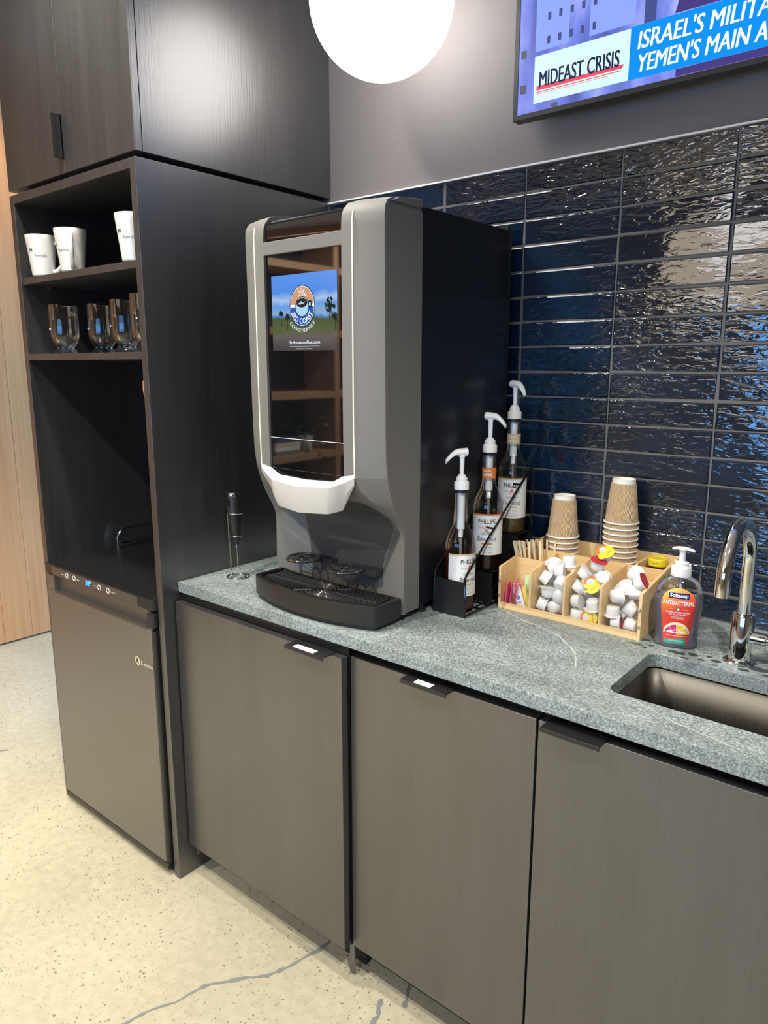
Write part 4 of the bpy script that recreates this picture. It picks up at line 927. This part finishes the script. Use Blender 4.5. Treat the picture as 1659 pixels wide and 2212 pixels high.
# stirrers
STK = plain('birch', (.86, .70, .45), .6, var=.15)
st0 = None; rs = random.Random(11)
for i in range(26):
    if st0 is None: o = st0 = build('wooden_stirrer', MB().box(-.0028, .0028, -.0006, .0006, 0, .146), STK, smooth=0, world=False)
    else: o = st0.copy(); C.objects.link(o)
    u = i / 25; row = i % 3
    o.location = (.819 + .026 * u + .010 * row, -.160 + .018 * row + .012 * rs.random(), TB + .0015)
    o.rotation_euler = (rs.uniform(-.12, .04), rad(-17 + 12 * u) + rs.uniform(-.03, .03), rs.uniform(-.35, .35))
    tag(o, 'thin flat birch stirrer in the fanned bunch behind the sugar packets', 'stirrer', 'bunch of wooden stirrers in the left rear bay')
o = st0.copy(); C.objects.link(o); o.location = (.872, -.108, TB + .001); o.rotation_euler = (0, rad(1.5), .8)
tag(o, 'lone birch stirrer standing apart by the first divider', 'stirrer')
# sugar packets
def packet(name, label, cat, group, mat, loc, rot, w=.034, h=.058, pr=None):
    L = []
    for (z, t) in ((0, .0003), (.004, .0004), (.010, .0018), (h * .5, .0024), (h - .010, .0018), (h - .004, .0004), (h, .0003)):
        L.append([(-w / 2, -t * .2, z), (-w * .3, -t, z), (w * .3, -t, z), (w / 2, -t * .2, z), (w / 2, t * .2, z), (w * .3, t, z), (-w * .3, t, z), (-w / 2, t * .2, z)])
    o = build(name, MB().loft(L), mat, smooth=50, world=False)
    o.location = loc; o.rotation_euler = rot; tag(o, label, cat, group)
    if pr:
        build('print', MB().merge(upright(ell(0, h * .5, w * .28, h * .10, 24), -.0027)).merge(upright(text('Sugar', w=w * .6, h=.005, y=h * .24, align='C'), -.0027)), pr, o, world=False, smooth=0)
    return o
PINK = plain('pink_paper', (.80, .10, .28), .55); YEL = plain('yellow_paper', (.80, .62, .12), .55); GRN = plain('pale_green_paper', (.55, .70, .42), .55); CRM = plain('cream_paper', (.80, .74, .60), .55)
zf = TB + .001
for i, (lb_, x, y, r) in enumerate((('pink sweetener packet nearest the left side of the organizer', .817, -.239, -.3), ('pink sweetener packet standing second from the left side', .822, -.232, -.12), ('pink sweetener packet third from the left side, leaning', .828, -.224, -.04), ('pink sweetener packet furthest back in the left bay', .826, -.214, .12))):
    packet('sweetener_packet', lb_, 'packet', 'pink sweetener packets', PINK, (x, y, zf), (rad(-5), rad(2 + 3 * i), rad(-78 + 12 * i)), pr=plain('dark_pink_print', (.45, .02, .10), .5))
packet('sweetener_packet', 'pale green sweetener packet, front one of the two in the left bay', 'packet', 'pale green sweetener packets', GRN, (.862, -.205, zf), (rad(-6), rad(2), rad(8)), .036, .070, pr=plain('green_soft_print', (.35, .55, .25), .5))
packet('sweetener_packet', 'pale green sweetener packet, rear one of the two in the left bay', 'packet', 'pale green sweetener packets', GRN, (.860, -.196, zf), (rad(-4), rad(-2), rad(3)), .036, .072)
packet('sugar_packet', 'cream sugar packet leaning left in front of the green packets', 'packet', 'cream and yellow sugar packets', CRM, (.846, -.228, zf), (rad(-12), rad(-16), rad(10)), .026, .056, pr=plain('blue_soft_print', (.20, .22, .45), .5))
packet('sugar_packet', 'white sugar packet with blue oval, front of the left bay', 'packet', 'cream and yellow sugar packets', PAPERW, (.858, -.238, zf), (rad(-9), rad(-24), rad(0)), .022, .052, pr=plain('blue_soft_print', (.20, .22, .45), .5))
packet('sugar_packet', 'yellow edged sugar packet leaning left near the first divider', 'packet', 'cream and yellow sugar packets', YEL, (.867, -.229, zf), (rad(-12), rad(-20), rad(14)), .022, .054)
packet('sugar_packet', 'cream sugar packet lying flat at the bottom of the left bay', 'packet', 'cream and yellow sugar packets', CRM, (.848, -.218, zf + .002), (rad(86), 0, rad(60)), .026, .03)
# creamer cups
def creamer_mesh():
    b = MB().mat(0); n = 48; vs = []; fs = []; prof = [(.0130, 0), (.0140, .0012), (.0150, .010), (.0168, .0195), (.0172, .0205), (.0195, .0208), (.0198, .0216)]
    for j, (r, z) in enumerate(prof):
        for i in range(n):
            a = 2 * pi * i / n; q = r + (.00045 if (i % 2 and 1 <= j <= 3) else 0); vs.append((q * cos(a), q * sin(a), z - .011))
    for j in range(len(prof) - 1):
        for i in range(n): k = (i + 1) % n; fs.append((j * n + i, j * n + k, (j + 1) * n + k, (j + 1) * n + i))
    fs.append(tuple(range(n - 1, -1, -1))); b.add(vs, fs); return b
def lid_mesh():
    pts = [(.0198 * cos(a), .0198 * sin(a)) for a in [rad(22) + rad(316) * i / 40 for i in range(41)]]
    return MB().prism(pts[:] + [(.0245, -.004), (.0245, .004)], .0106, .0111)
LIDW = plain('white_foil_lid', (.80, .79, .78), .4); LIDY = plain('yellow_foil_lid', (.85, .66, .04), .35); LIDR = plain('red_foil_lid', (.55, .03, .06), .35)
CREAM = plain('creamer_white_plastic', (.84, .83, .81), .4)
proto = None; protos = {}
def creamer(loc, rot, lid, label, group):
    global proto
    o = bpy.data.objects.new('creamer_cup', None) if proto is None else None
    if proto is None:
        C.objects.link(o); o.empty_display_size = .01
        build('cup', creamer_mesh(), CREAM, o, world=False, smooth=60)
        build('lid', lid_mesh(), LIDW, o, world=False, smooth=0); proto = o
    else: o = copy_tree(proto)
    o.location = loc; o.rotation_euler = rot
    if lid != 'w':
        for c in o.children:
            if c.name.startswith('lid'):
                if lid not in protos:
                    c.data = c.data.copy(); c.data.materials.clear(); c.data.materials.append(LIDY if lid == 'y' else LIDR)
                    protos[lid] = c.data
                c.data = protos[lid]
                if lid == 'y':
                    build('orange_band', ell(0, 0, .0192, .0192, 24, rad(200), rad(330)).mp(lambda a, b, c_: (a, b, .0113)), plain('orange_foil', (.80, .18, .03), .35), c, world=False, smooth=0)
                    build('lid_badge', ell(-.002, -.008, .0085, .0070, 24).mp(lambda a, b, c_: (a, b, .0115)), PW, c, world=False, smooth=0)
                    build('lid_lettering', text('Coffee', w=.013, h=.0035, x=-.002, y=-.0075, align='C', shear=.2).merge(text('creamer', w=.012, h=.0022, x=-.002, y=-.0115, align='C')).mp(lambda a, b, c_: (a, b, .0117)), plain('dark_pink_print', (.45, .02, .10), .5), c, world=False, smooth=0)
                    build('flavour_lettering', text('HAZELNUT', w=.016, h=.003, x=0, y=.007, align='C').mp(lambda a, b, c_: (a, b, .0113)), SCRIPT, c, world=False, smooth=0)
    tag(o, label, 'creamer', group); return o
def face(dx, dy, dz, roll=0.):
    """rotation whose local +z (the lid) points along the given direction"""
    q = Vector((dx, dy, dz)).to_track_quat('Z', 'Y'); return (q @ Euler((0, 0, roll)).to_quaternion()).to_euler()
bay = {
 'second': [(.907, .940, (.9, .3, -.3), 'w', 'lying on its side, bottom left'), (.938, .938, (.3, .9, .1), 'w', 'lying base forward, bottom middle'), (.921, .972, (0, .1, 1), 'w', 'upright, middle left'),
            (.951, .968, (-.2, .95, .2), 'w', 'base forward, right side, middle height'), (.953, .999, (.2, .8, .5), 'w', 'tilted back against the second divider'), (.907, 1.004, (.85, .25, -.5), 'w', 'tilted on its side, upper left'),
            (.944, 1.026, (.95, .2, .1), 'w', 'on its side, upper middle'), (.917, 1.028, (-.3, .9, .2), 'w', 'peeking over the front, upper left rear'), (.955, 1.048, (0, .1, -1), 'w', 'upside down, topmost of the heap')],
 'third': [(.998, .935, (0, .2, -1), 'w', 'upside down, bottom left'), (1.031, .933, (.1, -.95, .15), 'y', 'yellow orange lid facing out, bottom right'), (.996, .966, (.95, 0, .1), 'w', 'lying on its side, middle left'), (1.036, .966, (.1, .3, -1), 'w', 'upside down, middle right'),
           (1.027, 1.006, (.1, -.9, .35), 'y', 'yellow orange lid outward, mid heap'), (1.000, .999, (.5, .3, .8), 'w', 'tilted, left side above the middle'), (1.006, 1.032, (.55, .2, .8), 'w', 'tilted against the second divider'),
           (1.050, 1.030, (-.3, .8, -.4), 'w', 'base forward beside the third divider'), (1.036, 1.058, (.3, -.1, 1), 'r', 'upright with dark lid near the top'), (1.044, 1.078, (.1, -.55, .8), 'y', 'yellow orange lid tilted up, topmost')],
 'right': [(1.092, .935, (.9, .2, .1), 'r', 'lying on its side, bottom left'), (1.130, .937, (-.9, .2, .1), 'r', 'lying on its side, bottom right'), (1.083, .961, (0, .1, -1), 'w', 'upside down, middle left'), (1.125, .972, (-.8, .1, .45), 'w', 'tilted with rim to the left, middle right'),
           (1.089, .997, (.7, .75, .1), 'r', 'base forward, upper left'), (1.127, 1.008, (-.2, .6, .8), 'w', 'tilted back, upper right'), (1.105, 1.020, (.1, .3, -1), 'w', 'upside down near the top middle'), (1.136, 1.034, (.8, .1, .5), 'r', 'red lid showing, upper right'), (1.115, 1.043, (.2, .9, .2), 'w', 'rearmost at the top of the heap')]}
rc = random.Random(21)
for bn, lst in bay.items():
    for (x, z, d_, lid, ds) in lst:
        yb = -.226 + (.012 if z > 1.0 else 0) + (.022 if 'rear' in ds or 'topmost' in ds else 0)
        creamer((x, yb, z + .0), face(*d_, roll=rc.uniform(-.6, .6) + (-1.9 if lid == 'y' else 0)), lid, 'white ribbed creamer cup in the %s bay, %s' % (bn, ds), 'creamer cups in the %s bay' % bn)
    xs_ = {'second': (.905, .953), 'third': (.995, 1.043), 'right': (1.084, 1.130)}[bn]
    for iz in range(3):
        for ix in (0, 1):
            for iy in (0, 1):
                creamer((xs_[ix] + rc.uniform(-.003, .003), -.178 + iy * .040, .934 + iz * .031), face(rc.uniform(-1, 1), rc.uniform(-.2, .8), rc.uniform(-1, 1)), 'w', 'white ribbed creamer cup heaped behind the front ones in the %s bay' % bn, 'rear creamer cups in the %s bay' % bn)

# ------------------------------------------------------------------ milk frother in its stand
fr_c = (.093, -.497)
fs_ = thing('frother_stand', (*fr_c, ctz), 'chrome wire stand holding the milk frother at the left end of the worktop', 'stand')
b = MB(); zc = ctz + .0022
b.tube([(fr_c[0] + .031 * cos(a), fr_c[1] + .031 * sin(a), zc) for a in [2 * pi * i / 36 for i in range(36)]], .0019, 8, closed=True)
b.tube([(fr_c[0] + .021 * cos(a), fr_c[1] + .021 * sin(a), zc) for a in [2 * pi * i / 30 for i in range(30)]], .0016, 8, closed=True)
build('base_ring', b, CHROME, fs_)
rx, ry = fr_c[0] - .018, fr_c[1] - .012
b = MB()
b.tube([(rx + .004, ry, zc), (rx + .001, ry, 1.00), (rx - .008, ry + .004, 1.10)], .0019, 8)
b.tube([(rx + .008, ry - .004, zc), (rx + .004, ry - .002, 1.00), (rx - .005, ry + .002, 1.042)], .0019, 8)
build('upright', b, CHROME, fs_)
fcx, fcy = fr_c[0] - .003, fr_c[1] + .001
for z, r in ((1.100, .0205), (1.034, .0135)):
    build('holding_ring', MB().tube([(fcx + r * cos(a), fcy + r * sin(a), z) for a in [rad(-250) + rad(320) * i / 30 for i in range(31)]], .0017, 8), CHROME, fs_)
fo = thing('milk_frother', (fcx, fcy, ctz + .02), 'black handheld milk frother with silver top hanging in the wire stand', 'frother')
build('handle', MB().lathe([(0, 1.008), (.006, 1.010), (.0085, 1.020), (.012, 1.034), (.0165, 1.062), (.0188, 1.09), (.0190, 1.115), (.0180, 1.135), (.0165, 1.148), (0, 1.150)], 32, (fcx, fcy, 0)).mp(lambda x, y, z: (x - (z - 1.03) * .06, y, z)), plain('soft_black', (.015, .015, .016), .4), fo)
build('top_cap', MB().lathe([(.0165, 1.148), (.0168, 1.153), (.014, 1.158), (0, 1.159)], 28, (fcx - .0072, fcy, 0)), CHROME, fo)
build('switch', MB().box(fcx - .010, fcx + .0, fcy - .0185, fcy - .016, 1.118, 1.138), BLACKG, fo, bevel=.001)
build('whisk', MB().tube([(fcx, fcy, 1.010), (fcx + .003, fcy, .945)], .0013, 8).lathe([(.0035, 0), (.0022, .008)], 12, (fcx, fcy, 1.000)).tube([(fcx + .003 + .010 * cos(a), fcy + .010 * sin(a), .940 + .0012 * sin(9 * a)) for a in [2 * pi * i / 40 for i in range(40)]], .0014, 6, closed=True).tube([(fcx - .007, fcy, .940), (fcx + .003, fcy, .945), (fcx + .013, fcy, .940)], .001, 6), CHROME, fo)

# ------------------------------------------------------------------ television
tv = thing('television', (1.31, -.04, 2.09), 'wall-mounted television showing a news broadcast above the tiled wall', 'television')
TX0, TX1, TZ0, TZ1, TY = .690, 1.93, 2.0935, 2.81, -.070
build('back_case', MB().box(TX0 + .006, TX1 - .006, -.062, -.034, TZ0 + .005, TZ1 - .005).box(TX0 + .35, TX1 - .35, -.034, -.001, TZ0 + .2, TZ1 - .2), BLACKM, tv)
fm = MB(); a = .012
fm.box(TX0, TX0 + a, TY - .002, -.040, TZ0, TZ1).box(TX1 - a, TX1, TY - .002, -.040, TZ0, TZ1).box(TX0 + a, TX1 - a, TY - .002, -.040, TZ0, TZ0 + .0115).box(TX0 + a, TX1 - a, TY - .002, -.040, TZ1 - a, TZ1)
build('frame', fm, plain('dark_frame', (.03, .03, .032), .4), tv, bevel=.0006)
sm_, nt, b_ = newmat('broadcast_background')
b_.inputs['Base Color'].default_value = (0, 0, 0, 1); b_.inputs['Roughness'].default_value = .3
tcn = nd(nt, 'ShaderNodeTexCoord'); mpn = nd(nt, 'ShaderNodeMapping'); mpn.inputs['Scale'].default_value = (9, 1, 3.2); lk(nt, tcn.outputs['Object'], mpn.inputs[0])
nz = nd(nt, 'ShaderNodeTexNoise'); nz.inputs['Scale'].default_value = 1.3; nz.inputs['Detail'].default_value = 3; lk(nt, mpn.outputs[0], nz.inputs['Vector'])
cr_ = nd(nt, 'ShaderNodeValToRGB'); E_ = cr_.color_ramp.elements; E_[0].position = .28; E_[0].color = (.06, .08, .36, 1); E_[1].position = .72; E_[1].color = (.42, .48, .95, 1); q_ = E_.new(.5); q_.color = (.16, .22, .75, 1)
lk(nt, nz.outputs['Fac'], cr_.inputs[0]); lk(nt, cr_.outputs[0], b_.inputs['Emission Color']); b_.inputs['Emission Strength'].default_value = .55
scn = build('screen', MB().box(TX0 + .011, TX1 - .011, TY, -.062, TZ0 + .010, TZ1 - .011), sm_, tv, smooth=0)
def ontv(name, mb, m, lift): return build(name, upright(mb, TY, 0, 0, lift), m, scn, smooth=0)
TBLU = emit('banner_blue', (.0, .27, .95), 1.0); TWH = emit('tv_white', (.95, 1, 1), 1.05); TCA = emit('card_pale', (.68, .98, .90), 1.0); TNV = emit('tv_dark', (.015, .02, .09), .8); TRD = emit('tv_red', (.85, .10, .17), .9)
T1 = emit('tv_building_pale', (.30, .42, 1.0), .9); T2 = emit('tv_building_dark', (.07, .10, .32), .8); T3 = emit('tv_violet', (.10, .07, .35), .6); T4 = emit('tv_tan', (.15, .15, .22), .7)
ontv('street_buildings', MB().merge(flat(.745, .83, 2.235, 2.56)).merge(flat(.88, .985, 2.235, 2.80)), T1, .0003)
wd_ = MB()
for i in range(5):
    for j in range(7): wd_.merge(flat(.775 + i * .028, .783 + i * .028, 2.246 + j * .05, 2.262 + j * .05))
wd_.merge(flat(1.005, 1.03, 2.225, 2.62))
ontv('building_windows', wd_, T2, .0005)
ontv('dark_vehicles', MB().merge(poly2([(1.07, 2.229), (1.92, 2.229), (1.92, 2.55), (1.12, 2.42)])).merge(flat(1.08, 1.90, 2.106, 2.121)), T3, .0005)
for m_ in (flat(.708, .722, 2.228, 2.245), flat(.708, .724, 2.150, 2.170), ell(.80, 2.1105, .010, .0055, 14)): ontv('street_detail', m_, T4, .0007)
ontv('title_card', flat(.745, .977, 2.1225, 2.225), TCA, .0008)
ontv('title_underline', poly2([(.752, 2.150), (.962, 2.150), (.965, 2.158), (.752, 2.160)]).merge(flat(.752, .960, 2.145, 2.147)).merge(flat(.752, .93, 2.1415, 2.1425)), TRD, .0010)
ontv('title_lettering', heavy('MIDEAST CRISIS', 14, .195, .0335, .7595, 2.156, 0, .0009), TNV, .0014)
ontv('banner', flat(.9775, 1.80, 2.1215, 2.2275), TBLU, .0008)
l1 = heavy("ISRAEL'S MILITARY STRIKES", 15, .262, .0345, .995, 2.180, .12, .0009); l2 = heavy("YEMEN'S MAIN AIRPORT", 14, .260, .0345, .994, 2.1335, .12, .0009)
ontv('banner_lettering', l1.merge(l2), TWH, .0012)

# ------------------------------------------------------------------ pendant globe lamp
LC = (.402, -.229, 2.391)
lp_ = thing('globe_pendant_lamp', (LC[0], LC[1], LC[2] + .17), 'large glowing white globe lamp hanging above the coffee machine', 'lamp')
build('globe', MB().lathe([(.179 * sin(pi * i / 32), -.179 * cos(pi * i / 32)) for i in range(33)], 64, LC, cap=False), emit('opal_glass_lit', (1, .96, .93), 6.4), lp_, smooth=80)
build('socket', MB().lathe([(.03, .170), (.03, .215), (.006, .225)], 24, LC), BLACKM, lp_)
build('cord', MB().tube([(LC[0], LC[1], LC[2] + .22), (LC[0], LC[1], ZC - .02)], .003, 8), BLACK, lp_)
build('canopy', MB().lathe([(.05, 0), (.05, .018), (.0, .02)], 32, (LC[0], LC[1], ZC - .021)), BLACKM, lp_)

for k, (gx_, gy_) in enumerate(((.35, -3.3), (1.75, -3.3))):  # two unseen globes added behind the camera for bright reflections in the tiles
    g_ = copy_tree(lp_); g_.location = (gx_, gy_, 2.33 + .17)
    tag(g_, 'added glowing globe lamp behind the camera, %s one, for tile reflections' % ('left', 'right')[k], 'lamp')
lpn = thing('added_light_panel', (.4, YF + .03, 2.25), 'long warm glowing box added above the windows for its reflection in the tiles', 'lamp')  # unseen glowing panel, added to put tan reflections into the tiles
build('diffuser', MB().box(-.55, 1.35, YF + .010, YF + .05, 1.98, 2.62), emit('added_panel_glow', (1, .84, .63), 3.3), lpn)
build('frame', MB().box(-.57, 1.37, YF + .001, YF + .01, 1.96, 2.64), BLACKM, lpn)
# ------------------------------------------------------------------ bookshelf behind the camera (seen mirrored in the glass front)
bs = thing('bookshelf', (-2.14, -3.2, 0), 'tall wooden bookshelf standing along the panelled wall, mirrored in the coffee machine glass', 'bookshelf')
ya, yb, xa, xb = -4.3, -2.1, -2.305, -1.98
build('back_panel', MB().box(xa, xa + .01, ya, yb, 0, 2.5), BLACK, bs)
for y in (ya, -3.3, yb): build('upright', MB().box(xa + .01, xb, y - .025, y + .025, 0, 2.5), SHELFW, bs)
zsh = (.02, .42, .85, 1.28, 1.71, 2.14, 2.46)
for z in zsh: build('shelf', MB().box(xa + .01, xb - .002, ya + .025, yb - .025, z, z + .045), SHELFW, bs)
bk = [plain('book_cloth_%s' % n_, c_, .6) for n_, c_ in (('cream', (.5, .45, .36)), ('navy', (.04, .06, .14)), ('slate', (.15, .17, .18)), ('white', (.6, .6, .58)), ('rust', (.3, .10, .05)), ('blue', (.03, .08, .5)))]
rb = random.Random(9); nb = 0
pos = ['lowest', 'second', 'third', 'fourth', 'fifth', 'top']
for si, z in enumerate(zsh[:-1]):
    y = -2.2 - .1 * (si % 3)
    for i in range(4):
        w = rb.uniform(.02, .04); h = rb.uniform(.19, .27)
        o = build('book', MB().box(-2.22, -2.05, y - w, y, z + .0455, z + .0455 + h), bk[(si * 2 + i) % 6], bevel=.002)
        tag(o, 'upright hardback book in the mirrored bookshelf, %s shelf' % pos[si], 'book', 'upright books on the %s shelf' % pos[si]); y -= w + .001
for i in range(4):
    o = build('book', MB().box(-2.20, -2.03, -2.95 - .01 * i, -2.73, .8955 + i * .029, .8955 + i * .029 + .028), bk[(i + 2) % 4], bevel=.002)
    tag(o, 'hardback book lying in the flat pile beside the potted plant', 'book', 'flat pile of books in the bookshelf')
pp_ = thing('potted_plant', (-2.12, -3.10, .8955), 'trailing green plant in a pale pot on the bookshelf beside the flat book pile', 'plant')
build('pot', MB().lathe([(.045, 0), (.06, .11), (.055, .112), (.05, .09), (0, .09)], 28), plain('pale_pot', (.5, .5, .47), .6), pp_, world=False)
lf = MB(); rl = random.Random(4)
for i in range(46):
    a = rl.uniform(0, 6.28); d_ = rl.uniform(.02, .16); z = rl.uniform(.10, .26) if i < 28 else rl.uniform(-.25, .12)
    if i >= 28: a = rl.uniform(-.9, .6); d_ = rl.uniform(.08, .15)
    c_ = Vector((d_ * cos(a), d_ * sin(a) * .9, z)); L = .05; M_ = Euler((rl.uniform(-.8, .8), rl.uniform(-.8, .8), a)).to_matrix()
    lf.add([c_ + M_ @ Vector(p) for p in ((0, 0, 0), (L * .4, .015, .004), (L * .8, .012, .002), (L, 0, -.006), (L * .8, -.012, .002), (L * .4, -.015, .004))], [(0, 1, 2, 3, 4, 5)])
build('leaves', lf, plain('leaf_green', (.05, .16, .03), .45), pp_, world=False, smooth=0, recalc=False)
